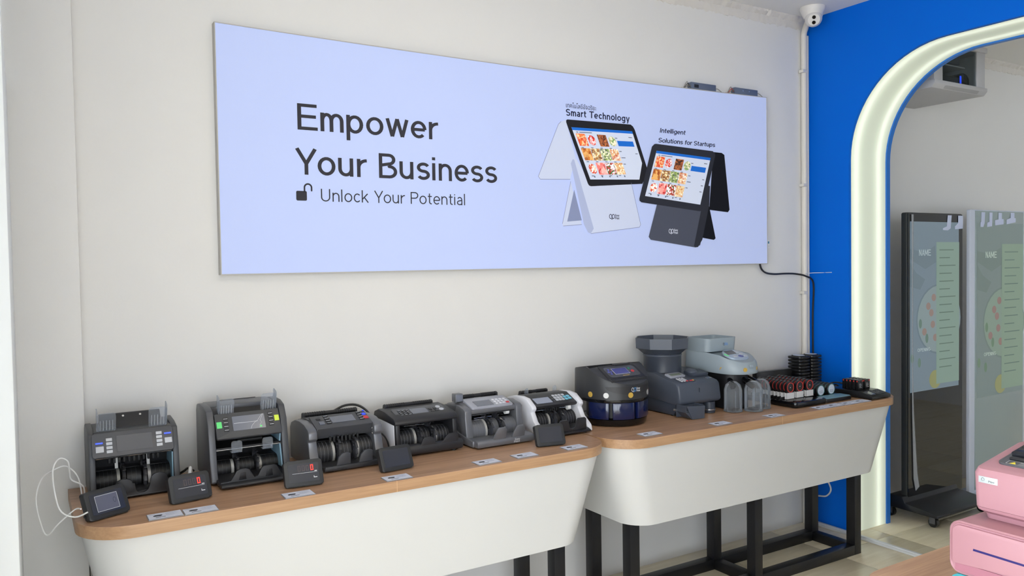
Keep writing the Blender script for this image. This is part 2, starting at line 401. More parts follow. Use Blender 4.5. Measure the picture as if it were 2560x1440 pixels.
# fill panel added on the ceiling out of view, brightening desk tops and wall
m_fill = mat('fill_panel_glow', (250, 250, 246), .5, emit=6.0, ec=(255, 238, 212))
for (x, y, lab) in ((-2.3, -1.9, 'square fill light panel added on the ceiling, out of view'),):
    p = empty('fill_panel', (x, y, CEIL), lab, 'fill light', 'added fill panels')
    B().prism(rrect(-.31, .31, -.31, .31, .006, 2), 'z', -.012, 0, .001).build('frame', m_alu, p)  # frame of the added fill panel
    B().box(-.295, .295, -.295, .295, -.0135, -.0115).build('added_fill_diffuser', m_fill, p)
# ------------------------------------------------------------------ the two display desks
m_top = wood('oak_laminate', (164, 125, 96), (198, 159, 126), .32, 0)
m_edge = wood('oak_edge_band', (164, 126, 92), (190, 152, 116), .42, 0)
m_body = mat('cream_panel', (214, 214, 212), .4, var=.008, scale=2)
m_steel = mat('black_steel', (30, 30, 33), .38, .2, var=.15, scale=30)
ZD, YF, YBK = .8, -.6, -.085
def desk_outline(x0, x1, r, y0=YF, y1=YBK, lo=True, hi=True, n=10):
    p = []
    p += arc(x1 - r, y0 + r, r, r, -90, 0, n) if hi else [(x1, y0)]
    p += [(x1, y1), (x0, y1)]
    p += arc(x0 + r, y0 + r, r, r, 180, 270, n) if lo else [(x0, y0)]
    return p
def desk(x0, x1, tl, tr, legs, label):
    xm = (x0 + x1) / 2; cx, cy = xm, (YF + YBK) / 2
    d = empty('display_desk', (cx, cy, 0), label, 'desk', 'display desks along the wall'); of = (-cx, -cy, 0)
    for (a, c, lo, hi) in ((x0, xm - .0001, True, False), (xm + .0001, x1, False, True)):
        o = desk_outline(a, c, .15, lo=lo, hi=hi)
        t = B().prism(o, 'z', ZD - .002, ZD).build('worktop', m_top, d, of)
        B().prism(o, 'z', ZD - .036, ZD - .002).build('edge_band', m_edge, t)
        t.children[0].location = (0, 0, 0)
        for v in t.children[0].data.vertices: v.co += Vector(of)
    B().box(xm - .0007, xm + .0007, YF - .0004, YF + .002, ZD - .036, ZD + .0002).build('seam_strip', mat('pale_seam', (220, 178, 138), .5), d, of)
    zb, zt = .44, ZD - .036
    o1 = desk_outline(x0 + .012, x1 - .012, .14, YF + .014, YBK); o0 = desk_outline(x0 + .012 + tl, x1 - .012 - tr, .11, YF + .032, YBK)
    B().loft([[(*p, zb) for p in o0], [(*p, zt) for p in o1]]).build('front_panel', m_body, d, of)
    s = .05; L = [-.48, -.225 + .0]
    for i, x in enumerate(legs):
        for y in (-.48, -.225): B().box(x, x + s, y, y + s, .0, zb, .002).build('leg', m_steel, d, of)
        B().box(x + .002, x + s - .002, -.43, -.225, .0, s - .004, .002).build('rail', m_steel, d, of)
    for xa, xb in zip(legs, legs[1:]):
        for y in (-.48, -.225):
            B().box(xa + s, xb, y, y + s, .0, s, .002).build('rail', m_steel, d, of)
            B().box(xa + s, xb, y, y + s, zb - .022, zb - .0005, .002).build('rail', m_steel, d, of)
    return d
desk(-3.69, -1.868, .07, .12, (-3.56, -2.81, -2.085), 'wood-topped display desk with cream tapered front holding six banknote counters')
desk(-1.855, -.012, .085, .155, (-1.711, -.978, -.255), 'wood-topped display desk with cream front beside the blue wall holding coin sorters')

# ------------------------------------------------------------------ the light box sign
SX0, SZ0, SW, SH, SY = -3.191, 1.476, 2.818, .884, -.035
sg = empty('light_box_sign', (SX0 + SW / 2, 0, SZ0), 'wide backlit light box sign with black slogan and two terminals on the wall', 'sign')
so = (-(SX0 + SW / 2), 0, -SZ0)
def topz(u): return SZ0 + SH - .013 * (1 - (2 * u - 1) ** 2)
n = 24
m_sface = mat('backlit_fabric', (172, 184, 222), .8, spec=.1, emit=.28, ec=(196, 208, 246))
bf = B(); bf.raw([(SX0 + SW * i / n, SY, SZ0) for i in range(n + 1)] + [(SX0 + SW * i / n, SY, topz(i / n)) for i in range(n + 1)], [[i, i + 1, n + 2 + i, n + 1 + i] for i in range(n)])
bf.build('fabric_face', m_sface, sg, so)
m_frame = mat('light_box_frame', (186, 182, 176), .5)
b = B(); e = .0025
rings = []
ring0 = [(SX0 + SW * i / n, topz(i / n)) for i in range(n + 1)] + [(SX0 + SW * (1 - i / n), SZ0) for i in range(n + 1)]
cx_, cz_ = SX0 + SW / 2, SZ0 + SH / 2
def gr(p, g): return (p[0] + (g if p[0] > cx_ else -g), p[1] + (g if p[1] > cz_ else -g))
rg = lambda y, g: [(gr(p, g)[0], y, gr(p, g)[1]) for p in ring0]
b.loft([rg(-.0005, -.004), rg(-.0005, .003), rg(SY - .003, .003), rg(SY - .003, 0), rg(SY + .006, 0)], cap=False)
b.build('frame', m_frame, sg, so)
def SM(x, z, k=0): # frame with origin at sign coords, local x right, local y up, facing the room
    M = Matrix(((1, 0, 0, 0), (0, 0, -1, 0), (0, 1, 0, 0), (0, 0, 0, 1))); return Tm(SX0 + x, SY - .0015 - k * .0004, SZ0 + z) @ M
def ink(name, c, e=.42): return mat('print_' + name, tuple(v * .84 for v in c), .8, emit=e * .62, ec=c, spec=.1)
i_txt = ink('charcoal', (66, 65, 72), .25)
i_navy = ink('navy', (40, 42, 72), .3)
lettering('Empower', .124, SM(.284, .531), .583, .097, track=.05).build('lettering', i_txt, sg, so, label='large word of the slogan, upper line')
words('Your Business', .124, SM(.272, .365), .872, .097, i_txt, sg, so, track=.05, label='large word in the lower line of the slogan')
words('Unlock Your Potential', .088, SM(.367, .267), .619, .0475, i_txt, sg, so, track=.07, label='smaller word in the line under the slogan')
M = SM(0, 0); b = B(); flat(b, M, rrect(.273, .313, .268, .304, .005)); ring2d(b, M, .318, .317, .0165, .0165, .006, 0, 180)
flat(b, M, [(.3015, .30), (.3075, .30), (.3075, .318), (.3015, .318)]); flat(b, M, arc(.3315, .306, .003, .003, 180, 360, 6) + [(.3345, .318), (.3285, .318)])
b.build('padlock_symbol', i_txt, sg, so)
words('Smart Technology', .15, SM(1.504, .682), .369, .031, i_navy, sg, so, track=.05)
lettering('Intelligent', .14, SM(2.061, .646), .169, .0225, .25).build('lettering', i_navy, sg, so)
words('Solutions for Startups', .14, SM(2.05, .598), .384, .0225, i_navy, sg, so, .25)
def font_text(txt, name, M, width, height, m, parent, off):
    cu = bpy.data.curves.new(name, 'FONT'); cu.body = txt; o = bpy.data.objects.new(name, cu); COL.objects.link(o)
    dg = bpy.context.evaluated_depsgraph_get(); dg.update(); me = bpy.data.meshes.new_from_object(o.evaluated_get(dg)); bpy.data.objects.remove(o); bpy.data.curves.remove(cu)
    if not len(me.vertices): return
    xs = [v.co.x for v in me.vertices]; ys = [v.co.y for v in me.vertices]; kx = width / max(max(xs) - min(xs), 1e-6); ky = height / max(max(ys) - min(ys), 1e-6)
    b = B(); b.raw([M @ Vector(((v.co.x - min(xs)) * kx, (v.co.y - min(ys)) * ky, 0)) for v in me.vertices], [list(p.vertices) for p in me.polygons]); bpy.data.meshes.remove(me)
    return b.build(name, m, parent, off)
font_text('เทคโนโลยีอัจฉริยะ', 'lettering', SM(1.505, .719), .17, .024, i_navy, sg, so)
# the two printed point-of-sale terminals
PP = {
 'w_back': [(1.475, .653), (1.502, .662), (1.553, .496), (1.521, .397), (1.359, .391), (1.349, .403), (1.46, .639)],
 'w_leg': [(1.524, .388), (1.583, .194), (1.479, .186), (1.475, .196)],
 'w_legin': [(1.543, .351), (1.584, .213), (1.502, .206)],
 'w_stand': [(1.537, .489), (1.557, .491), (1.63, .386), (1.877, .395), (1.932, .198), (1.925, .185), (1.634, .153), (1.618, .158), (1.595, .195), (1.526, .469)],
 'w_side': [(1.537, .489), (1.545, .486), (1.651, .176), (1.634, .153), (1.618, .158), (1.595, .195), (1.526, .469)],
 'w_bez': [(1.51, .665), (1.877, .67), (1.891, .662), (1.902, .647), (1.983, .453), (1.946, .393), (1.638, .37), (1.627, .373), (1.62, .382), (1.503, .652), (1.503, .661)],
 'w_scr': [(1.531, .632), (1.885, .639), (1.975, .42), (1.634, .401)],
 'b_back': [(2.418, .572), (2.478, .571), (2.497, .562), (2.532, .281), (2.52, .268), (2.386, .278)],
 'b_leg': [(2.381, .316), (2.43, .133), (2.418, .125), (2.336, .136)],
 'b_stand': [(2.037, .301), (2.376, .285), (2.321, .098), (2.287, .087), (1.994, .125), (1.981, .139)],
 'b_side': [(2.377, .401), (2.393, .398), (2.386, .302), (2.336, .126), (2.306, .089), (2.287, .087), (2.278, .094), (2.328, .27)],
 'b_bez': [(2.023, .587), (2.034, .589), (2.413, .576), (2.43, .565), (2.43, .552), (2.344, .282), (2.335, .272), (2.318, .269), (1.937, .304), (1.925, .312), (1.925, .323), (2.007, .574)],
 'b_scr': [(2.036, .556), (2.398, .541), (2.323, .302), (1.96, .335)]}
def food(name, c1, c2, c3, sc):
    if name in _M: return _M[name]
    m = bpy.data.materials.new(name); m.use_nodes = True; nt = m.node_tree; p = nt.nodes['Principled BSDF']; p.inputs['Roughness'].default_value = .8
    tc = nt.nodes.new('ShaderNodeTexCoord'); v = nt.nodes.new('ShaderNodeTexVoronoi'); v.inputs['Scale'].default_value = sc; v.inputs['Randomness'].default_value = 1
    nt.links.new(tc.outputs['Object'], v.inputs['Vector']); cr = nt.nodes.new('ShaderNodeValToRGB'); sp = nt.nodes.new('ShaderNodeSeparateColor'); nt.links.new(v.outputs['Color'], sp.inputs[0])
    e = cr.color_ramp.elements; e[0].color = lin(c1); e[1].color = lin(c3); e[0].position = .15; e[1].position = .85; k = e.new(.5); k.color = lin(c2)
    nt.links.new(sp.outputs[0], cr.inputs['Fac']); nt.links.new(cr.outputs['Color'], p.inputs['Base Color']); nt.links.new(cr.outputs['Color'], p.inputs['Emission Color']); p.inputs['Emission Strength'].default_value = .4
    _M[name] = m; return m
FOODS = [((226, 120, 60), (205, 60, 35), (240, 200, 150)), ((214, 70, 50), (235, 235, 240), (190, 40, 30)), ((120, 60, 35), (190, 110, 60), (60, 35, 25)), ((215, 200, 165), (90, 140, 60), (235, 225, 200)),
         ((200, 120, 50), (150, 70, 25), (225, 170, 100)), ((190, 140, 80), (110, 60, 35), (235, 220, 180)), ((150, 170, 90), (60, 80, 60), (225, 225, 190)), ((220, 190, 140), (190, 90, 50), (240, 230, 215)),
         ((200, 70, 50), (235, 190, 150), (245, 240, 240)), ((235, 120, 110), (245, 190, 180), (190, 60, 60)), ((240, 240, 240), (180, 40, 35), (70, 100, 50)), ((225, 200, 150), (200, 130, 70), (240, 230, 205))]
def bil(q, u, v): # quad TL TR BR BL ; v down
    f = lambda a, c, t: (a[0] + (c[0] - a[0]) * t, a[1] + (c[1] - a[1]) * t)
    return f(f(q[0], q[1], u), f(q[3], q[2], u), v)
def patch(q, u0, u1, v0, v1): return [bil(q, u0, v0), bil(q, u1, v0), bil(q, u1, v1), bil(q, u0, v1)]
def pp(keys, m, name, k, label=None):
    b = B()
    for key in keys: flat(b, SM(0, 0, k), [p for p in PP[key]])
    return b.build(name, m, sg, so, label=label)
i_w0, i_w1, i_w2 = ink('pale_shell', (214, 222, 246), .48), ink('pale_shell_shaded', (188, 198, 232), .4), ink('pale_shell_dark', (150, 160, 196), .35)
i_bz, i_k1, i_k2, i_k3 = ink('bezel', (46, 46, 52), .12), ink('black_shell', (58, 60, 70), .15), ink('black_back', (32, 33, 40), .1), ink('graphite', (92, 96, 112), .2)
i_sc, i_bl, i_gy = ink('screen_white', (222, 230, 250), .5), ink('screen_blue', (40, 120, 226), .4), ink('grey_text', (120, 128, 150), .3)
pp(['w_back'], i_w0, 'printed_back_panel', 1); pp(['w_leg'], i_w0, 'printed_leg', 1); pp(['w_legin'], i_w2, 'printed_recess', 2)
pp(['w_stand'], i_w0, 'printed_stand', 3); pp(['w_side'], i_w1, 'printed_stand_side', 4)
b = B(); M5 = SM(0, 0, 2)
for a, c in (((1.349, .403), (1.46, .639)), ((1.46, .639), (1.475, .653)), ((1.349, .403), (1.359, .391)), ((1.359, .391), (1.521, .397)), ((1.475, .196), (1.524, .388)), ((1.479, .186), (1.583, .194)), ((1.634, .153), (1.925, .185)), ((1.925, .185), (1.932, .198)), ((1.932, .198), (1.877, .395))):
    d = Vector((c[0] - a[0], c[1] - a[1])).normalized() * .0012; flat(b, SM(0, 0, 5), [(a[0] - d.y, a[1] + d.x), (a[0] + d.y, a[1] - d.x), (c[0] + d.y, c[1] - d.x), (c[0] - d.y, c[1] + d.x)])
b.build('printed_outline', i_w2, sg, so)
pp(['w_bez'], i_bz, 'printed_bezel', 5, 'dark bezel of the white terminal picture')
pp(['b_back'], i_k2, 'printed_back_panel', 6); pp(['b_leg'], i_k2, 'printed_leg', 6); pp(['b_stand'], i_k3, 'printed_stand', 7); pp(['b_side'], i_k1, 'printed_stand_side', 8); pp(['b_bez'], i_k1, 'printed_bezel', 9, 'black bezel of the black terminal picture')
for key, k in (('w_scr', 6), ('b_scr', 10)):
    q = PP[key]
    if key == 'w_scr':
        full = q; vis = [q[0], q[1], (1.945, .491), (1.927, .412), q[3]]
    else: full = vis = q
    b = B(); flat(b, SM(0, 0, k), vis); b.build('printed_screen', i_sc, sg, so)
    b = B(); flat(b, SM(0, 0, k + 1), patch(full, 0, 1, 0, .055)); flat(b, SM(0, 0, k + 1), patch(full, .68, .955, .22, .33)); b.build('printed_blue_bar', i_bl, sg, so)
    b = B()
    for (u0, u1, v) in ((.66, .70, .16), (.9, .96, .13), (.66, .7, .43), (.93, .97, .47), (.66, .73, .56), (.93, .97, .6), (.66, .7, .69), (.93, .97, .73), (.1, .3, .08), (.05, .08, .08)):
        if key == 'w_scr' and u1 > .9 and v > .5: continue
        flat(b, SM(0, 0, k + 1), patch(full, u0, u1, v, v + .016))
    for r in range(3):
        for c in range(4): flat(b, SM(0, 0, k + 1), patch(full, .045 + c * .155, .085 + c * .155, .375 + r * .275, .39 + r * .275))
    for c in range(5): flat(b, SM(0, 0, k + 1), patch(full, .08 + c * .13, .1 + c * .13, .93, .965))
    b.build('printed_lines', i_gy, sg, so)['kind'] = 'stuff'
    for r in range(3):
        for c in range(4):
            fi = r * 4 + c; u = .03 + c * .155 + (.03 if (r == 0 and c > 1) else 0); v = .115 + r * .28
            b = B()
            if fi in (1, 3, 8): flat(b, SM(0, 0, k + 1), [bil(full, u + .075 + .062 * math.cos(t), v + .12 + .1 * math.sin(t)) for t in [2 * math.pi * i / 14 for i in range(14)]])
            else: flat(b, SM(0, 0, k + 1), patch(full, u, u + .148, v, v + .235))
            b.build('printed_dish', food('print_dish_%d' % fi, *FOODS[fi], 130 if fi not in (4, 9) else 70), sg, so)
logo(sg, SM(1.741, .219, 5), .026, i_navy, i_navy, so); logo(sg, SM(2.109, .153, 9), .026, ink('white', (226, 230, 244), .45), ink('white', (226, 230, 244)), so)

# two LED drivers lying on top of the light box, with their wires
m_psu = mat('grey_driver_case', (104, 114, 134), .45, .3); m_wire = mat('grey_wire', (120, 116, 110), .5); m_redw = mat('red_wire', (190, 40, 30), .5)
for (x0, x1, z, lab) in ((-.916, -.744, topz(.82) + .0035, 'grey LED driver with a dark label on top of the light box'), (-.608, -.437, topz(.93) + .0035, 'grey LED driver with two screws at the right end of the light box')):
    p = empty('led_driver', ((x0 + x1) / 2, -.02, z), lab, 'power supply', 'drivers on the light box'); of = (-(x0 + x1) / 2, .02, -z)
    B().box(x0, x1, -.034, -.006, z, z + .034, .002).build('case', m_psu, p, of)
    if x0 < -.7: B().box(x0 + .02, x0 + .05, -.0346, -.034, z + .008, z + .024).build('label_plate', m_black, p, of)
    else:
        for dx in (.06, .105): B().cyl((x0 + dx, -.034, z + .02), (x0 + dx, -.0352, z + .02), .003).build('screw', mat('bright_screw', (215, 218, 222), .25, .8), p, of)
    for k, (dy, mm) in enumerate(((-.03, m_wire), (-.024, m_redw if x0 > -.7 else m_black), (-.018, m_wire))):
        B().tube([(x0, dy, z + .012), (x0 - .018, dy - .004, z + .016 + .01 * k), (x0 - .035, dy + .004, z + .004), (x0 - .045 - .012 * k, dy, z + .002)], .0016, 6).build('wire', mm, p, of)
    B().tube([(x1, -.02, z + .012), (x1 + .02, -.022, z + .02), (x1 + .05, -.02, z + .008), (x1 + .07, -.02, z + .001)], .0014, 6).build('wire', m_wire, p, of)
# little socket tag at the right edge, feed cable, cable tie
p = empty('inline_switch', (-.36, -.02, 1.57), 'small white switch at the right edge of the light box', 'switch')
B().box(-.012, .012, -.012, .01, 0, .03, .002).build('body', m_white, p); B().box(-.012, .012, -.012, .01, -.014, -.002, .002).build('body', m_white, p)
B().box(-.005, .006, -.0135, -.012, .012, .024).build('key', mat('teal_switch', (70, 130, 160), .4), p)
o = B().tube([(-.412, -.02, 1.474), (-.40, -.02, 1.445), (-.36, -.016, 1.424), (-.29, -.012, 1.416), (-.2, -.01, 1.417), (-.12, -.012, 1.414), (-.07, -.045, 1.40), (-.012, -.048, 1.36), (-.007, -.04, 1.2), (-.007, -.04, 1.0), (-.009, -.05, .86), (-.03, -.09, .806)], .005, 8, 4).build('power_cable', m_black)
tag(o, 'black power cable running from the light box to the corner pipe', 'cable')
o = B().tube([(-.075, -.045, 1.415), (-.03, -.05, 1.417), (.0, -.09, 1.418), (-.002, -.16, 1.42)], .0018, 6).build('cable_tie', m_white); tag(o, 'thin white cable tie sticking out over the blue wall', 'cable tie')
# two painted conduits in the corner
m_pipe = mat('painted_conduit', (222, 216, 206), .5)
for (x, r, y, lab) in ((-.046, .0165, -.0175, 'white painted conduit in the corner, the thicker left one'), (-.0135, .0105, -.0115, 'thin white painted conduit touching the blue wall')):
    p = empty('conduit', (x, y, 0), lab, 'pipe', 'corner conduits')
    B().cyl((0, 0, 0.0), (0, 0, 2.74), r, 14).build('pipe', m_pipe, p)
    if r > .012:
        for z in (2.53, 1.9, 1.3): B().box(-.03, .005, -.0195, .012, z, z + .016, .002).build('clip', m_pipe, p)
        B().tube([(0, 0, 2.735), (-.003, -.006, 2.755), (-.03, -.045, 2.785), (-.075, -.10, 2.80)], r, 12).build('bend', m_pipe, p)
# dome camera under the ceiling
m_cam = mat('camera_white', (222, 218, 214), .4)
p = empty('security_camera', (-.158, -.165, CEIL), 'white turret security camera with two black lenses under the ceiling corner', 'camera')
B().lathe([(.0, 0), (.066, 0), (.066, -.006), (.06, -.024), (.049, -.05), (.045, -.058), (.0, -.058)], n=32).build('base', m_cam, p)
Mc = Tm(-.010, -.012, -.062) @ Rm(-48, 'Z') @ Rm(116, 'X')
B().lathe([(0, -.045)] + [(.044 * math.cos(math.radians(t)), .044 * math.sin(math.radians(t)) ) for t in range(-80, 46, 9)] + [(.030, .034), (0, .0345)], n=32, M=Mc).build('ball', m_cam, p)
for dy in (-.014, .013): B().lathe([(0, .037), (.009, .037), (.010, .033)], 0, dy, 18, M=Mc).build('lens', m_blackgloss, p)
# ------------------------------------------------------------------ banknote counters
m_dk = mat('charcoal_case', (66, 67, 71), .42, var=.03, scale=300)
m_dk2 = mat('graphite_case', (84, 85, 90), .38, .15)
m_blk = mat('matt_black_case', (38, 38, 41), .45)
m_in = mat('machine_interior', (24, 24, 27), .5)
m_gry = mat('pewter_case', (112, 113, 118), .34, .35)
m_lgry = mat('light_grey_panel', (168, 170, 180), .4, .1)
m_wht = mat('white_case', (226, 226, 232), .3)
m_key = mat('grey_key', (196, 198, 204), .45); m_scr = mat('dark_screen', (84, 85, 92), .14, spec=.6); m_scr2 = mat('grey_screen', (112, 116, 128), .15)
m_rub = mat('rubber', (20, 20, 21), .6); m_chrome = mat('polished_steel', (200, 202, 206), .22, .9); m_band = mat('steel_band', (186, 184, 180), .45, .3); m_groove = mat('drum_groove', (120, 121, 126), .5)
m_led = mat('blue_key_light', (60, 90, 255), .4, emit=1.2, ec=(60, 80, 255)); m_skin = mat('light_blue_lining', (140, 176, 196), .5)
m_green = mat('green_key', (96, 206, 120), .4, emit=.25); m_lime = mat('lime_key', (196, 214, 70), .4, emit=.2); m_red = mat('red_key', (206, 52, 60), .4); m_bluekey = mat('blue_key', (40, 70, 220), .4, emit=.4)
m_cyan = mat('cyan_key', (120, 196, 220), .4); m_ledred = mat('red_digit', (255, 60, 50), .5, emit=1.3, ec=(255, 50, 40)); m_seg = mat('unlit_digit', (74, 62, 66), .4); m_line = mat('white_print', (205, 207, 212), .5)
m_clear = clear('clear_guide_plastic', (236, 239, 244), .12, .06, (222, 226, 232)); m_rib = clear('clear_rib', (230, 233, 238), .5, .1, (226, 230, 236)); m_fin = mat('stacking_wheel_rubber', (52, 52, 56), .4)

def star_wheel(r, w, x):
    b = B(); b.cyl((x - w / 2, 0, 0), (x + w / 2, 0, 0), r * .42, 14)
    n = 14
    for i in range(n):
        P = []
        for k in range(5):
            rr = r * (.4 + .6 * k / 4); a = 2 * math.pi * i / n + .9 * (k / 4) ** 1.3; P.append((rr * math.cos(a), rr * math.sin(a)))
        t = .0009
        vs = []
        for (y, z) in P:
            q = math.hypot(y, z); ny, nz = -z / q * t, y / q * t
            vs += [(x - w / 2, y + ny, z + nz), (x + w / 2, y + ny, z + nz), (x + w / 2, y - ny, z - nz), (x - w / 2, y - ny, z - nz)]
        fs = []
        for k in range(4):
            for e in range(4): fs.append([4 * k + e, 4 * k + (e + 1) % 4, 4 * k + 4 + (e + 1) % 4, 4 * k + 4 + e])
        fs += [[0, 1, 2, 3], [16, 17, 18, 19]]
        b.raw(vs, fs)
    return b
def innards(p, of, hx, yc, zc, r, stripes, tint, wheels=(-.03, .03), ww=.012):
    """feed drums with pale grooves and two finned stacking wheels"""
    segs = [(-hx, wheels[0] - ww * .8), (wheels[0] + ww * .8, wheels[1] - ww * .8), (wheels[1] + ww * .8, hx)]
    for k, (a, c) in enumerate(segs):
        b = B(); b.cyl((a, yc, zc), (c, yc, zc), r, 26); d = b.build('drum', tint, p, of)
        nb = max(2, int((c - a) / .011)); g = B()
        for i in range(1, nb):
            x = a + (c - a) * i / nb; g.lathe([(r * .98, -.0007), (r * 1.012, -.0004), (r * 1.012, .0004), (r * .98, .0007)], n=26, M=Tm(x, yc, zc) @ Rm(90, 'Y'))
        o = g.build('groove', m_groove if stripes else m_dk, d); o['kind'] = 'stuff'; 
        for v in o.data.vertices: v.co += Vector(of)
        if k != 1:
            xx = c - .009 if k == 0 else a
            o = B().cyl((xx, yc, zc), (xx + .009, yc, zc), r * 1.015, 26).build('steel_band', m_band, d)
            for v in o.data.vertices: v.co += Vector(of)
        B().box(a, c, yc + .004, yc + .07, zc + r * .9, zc + r * 1.03, .001).build('drum_cover', m_in, p, of)
    for x in wheels:
        o = star_wheel(min(r * 1.5, zc + .012), ww * .7, x).build('stacking_wheel', m_fin, p); o.location = Vector((0, yc - .014, zc + .018)) + Vector(of)
def keys(p, M, rects, m, name='key', h=.0022, bev=.0008):
    for (u, v, w, hh) in rects:
        b = B(); b.box(u, u + w, v, v + hh, -.0005, h, bev, M); b.build(name, m, p)
def slab(M, x0, x1, L, t, r=.008, under=.0): return B().prism(rrect(x0, x1, -under, L, r), 'z', -t, 0, .0018, M)
def tabs(xz, y, t, lean, z0=0.0):
    """front stacker plate: outline in x,z, leaning forward"""
    M = Tm(0, y, z0) @ Rm(lean, 'X')
    return B().prism(xz, 'y', -t, 0, .0012, M)
def rollers(p, of, x0, x1, n, y, z, s=.010, h=.016):
    for i in range(n):
        x = x0 + (x1 - x0) * i / (n - 1)
        B().box(x - s * .36, x + s * .36, y - .006, y + .004, z - h, z, .0015).build('feed_finger', m_rub, p, of)
def grip(p, of, x0, x1, y, z, r=.008):
    z -= .005; h = B(); h.cyl((x0, y, z), (x1, y, z), r, 12); hd = h.build('handle', m_blk, p, of)
    b = B()
    for k in range(22):
        x = x0 + .008 + (x1 - x0 - .016) * k / 21
        if .42 < k / 21 < .58: continue
        b.cyl((x - .0014, y, z), (x + .0014, y, z), r * 1.12, 10)
    o = b.build('grip_rib', m_rub, hd, of); o['kind'] = 'stuff'
    for x in (x0, x1): B().prism([(y + .02, z - .026), (y + .012, z + .004), (y + .004, z + r * 1.1), (y - r, z + r * .6), (y - r, z - .006), (y - .004, z - .026)], 'x', x - .004, x + .004, .001).build('handle_end', m_blk, p, of)
def guide(p, of, x0, x1, y0, z0, z1, side, lean=14):
    """clear banknote guide: a ribbed plate with an upright flange on its outer edge"""
    M = Tm(0, y0, z0) @ Rm(-lean, 'X'); H = z1 - z0
    b = B(); b.prism(rrect(x0, x1, 0, H, .010), 'y', -.0012, .0012, 0, M)
    xs = x0 if side < 0 else x1
    b.prism(rrect(-.004, .034, 0, H * 1.06, .008), 'x', xs - .0012, xs + .0012, 0, M)
    g = b.build('note_guide', m_clear, p, of, label='clear plastic note guide')
    for k in range(5):
        x = x0 + (x1 - x0) * (k + 1) / 6
        B().box(x - .0007, x + .0007, -.0024, -.001, .006, H * .62, 0, M).build('rib', m_rib, g, of)

def counter(cx, yo, label, name='banknote_counter'):
    return empty(name, (cx, yo, ZD), label, 'banknote counter', 'banknote counters in a row'), (0, -yo, 0)
def feet(p, of, hx, ys):
    for x in (-hx, hx):
        for y in ys: B().cyl((x, y, 0), (x, y, .008), .009, 10).build('foot', m_rub, p, of)
F0 = .006   # gap under the case, bridged by the feet

# --- first counter: charcoal, clear guides, grey keys, blue lights
p, of = counter(-3.5125, -.2, 'charcoal banknote counter with two blue-lit keys and clear guides, at the column')
W = .255; hw = W / 2
prof = [(-.092, F0), (-.092, .178), (-.10, .196), (-.125, .211), (-.205, .206), (-.252, .196), (-.272, .135), (-.278, .1), (-.296, .012), (-.292, F0)]
for s in (-1, 1): B().prism(prof, 'x', min(s * hw, s * (hw - .018)), max(s * hw, s * (hw - .018)), .005).build('side_panel', m_dk, p, of)
core = [(-.094, F0), (-.094, .19), (-.118, .2), (-.16, .188), (-.215, .18), (-.25, .19), (-.262, .122), (-.2, .118), (-.165, .10), (-.15, .03), (-.26, .012), (-.262, F0)]
B().prism(core, 'x', -hw + .016, hw - .016).build('housing', m_in, p, of)
B().prism([(-.10, .19), (-.125, .208), (-.2, .199), (-.245, .2), (-.25, .186), (-.12, .18)], 'x', -hw + .016, hw - .016, .002).build('top_cover', m_dk, p, of)
B().prism([(-.12, .2), (-.14, .238), (-.152, .238), (-.19, .2)], 'x', -.088, .09, .002).build('hopper', m_blk, p, of)
for x in (-.02, .03): B().cyl((x, -.160, .227), (x, -.166, .231), .0035, 10).build('screw', m_chrome, p, of)
M, L = slope_frame((-.292, .131), (-.258, .198)); M = Tm(*of) @ M
cp = slab(M, -.118, .112, L, .012).build('control_panel', m_dk2, p)
B().prism(rrect(-.05, .05, .012, .062, .002), 'z', 0, .0012, 0, M).build('screen', m_scr, cp)
keys(cp, M, [(-.079, .048 - i * .0125, .017, .0095) for i in range(4)], m_key); keys(cp, M, [(.062, .052 - i * .0125, .017, .0095) for i in range(4)], m_key)
keys(cp, M, [(-.108, .015, .022, .019), (.086, .022, .021, .017)], m_key); keys(cp, M, [(-.108, .042, .02, .0042), (.086, .051, .02, .0042)], m_led, 'key_light')
B().cyl((-hw + .02, -.258, .121), (hw - .02, -.258, .121), .003, 8).build('shaft', m_chrome, p, of)
rollers(p, of, -.07, .068, 11, -.255, .118)
innards(p, of, hw - .02, -.205, .038, .033, False, m_in)
for x in (-.046, .046): B().prism([(-.196, .06), (-.19, .105), (-.194, .105), (-.2, .06)], 'x', x - .0045, x + .0045).build('sensor_strip', m_band, p, of)
B().box(hw - .021, hw - .018, -.272, -.16, .02, .118).build('lining', m_skin, p, of)
o = [(-.09, 0), (.098, 0), (.098, .03)] + arc(.06, .047, .024, .018, 0, 180, 8) + [(.034, .03)] + arc(.013, .022, .018, .014, 0, -180, 8) + [(-.008, .04)] + arc(-.038, .042, .024, .016, 0, 180, 8) + [(-.078, .03)]
tabs(o, -.315, .006, 8, .008).build('stacker_plate', m_blk, p, of)
B().prism([(-.22, F0), (-.22, .02), (-.312, .02), (-.322, .012), (-.322, F0)], 'x', -.1, .105, .003).build('tray', m_blk, p, of)
guide(p, of, -.1, -.048, -.235, .198, .262, -1, -20); guide(p, of, .045, .098, -.235, .198, .266, 1, -20)
feet(p, of, .1, (-.11, -.27))

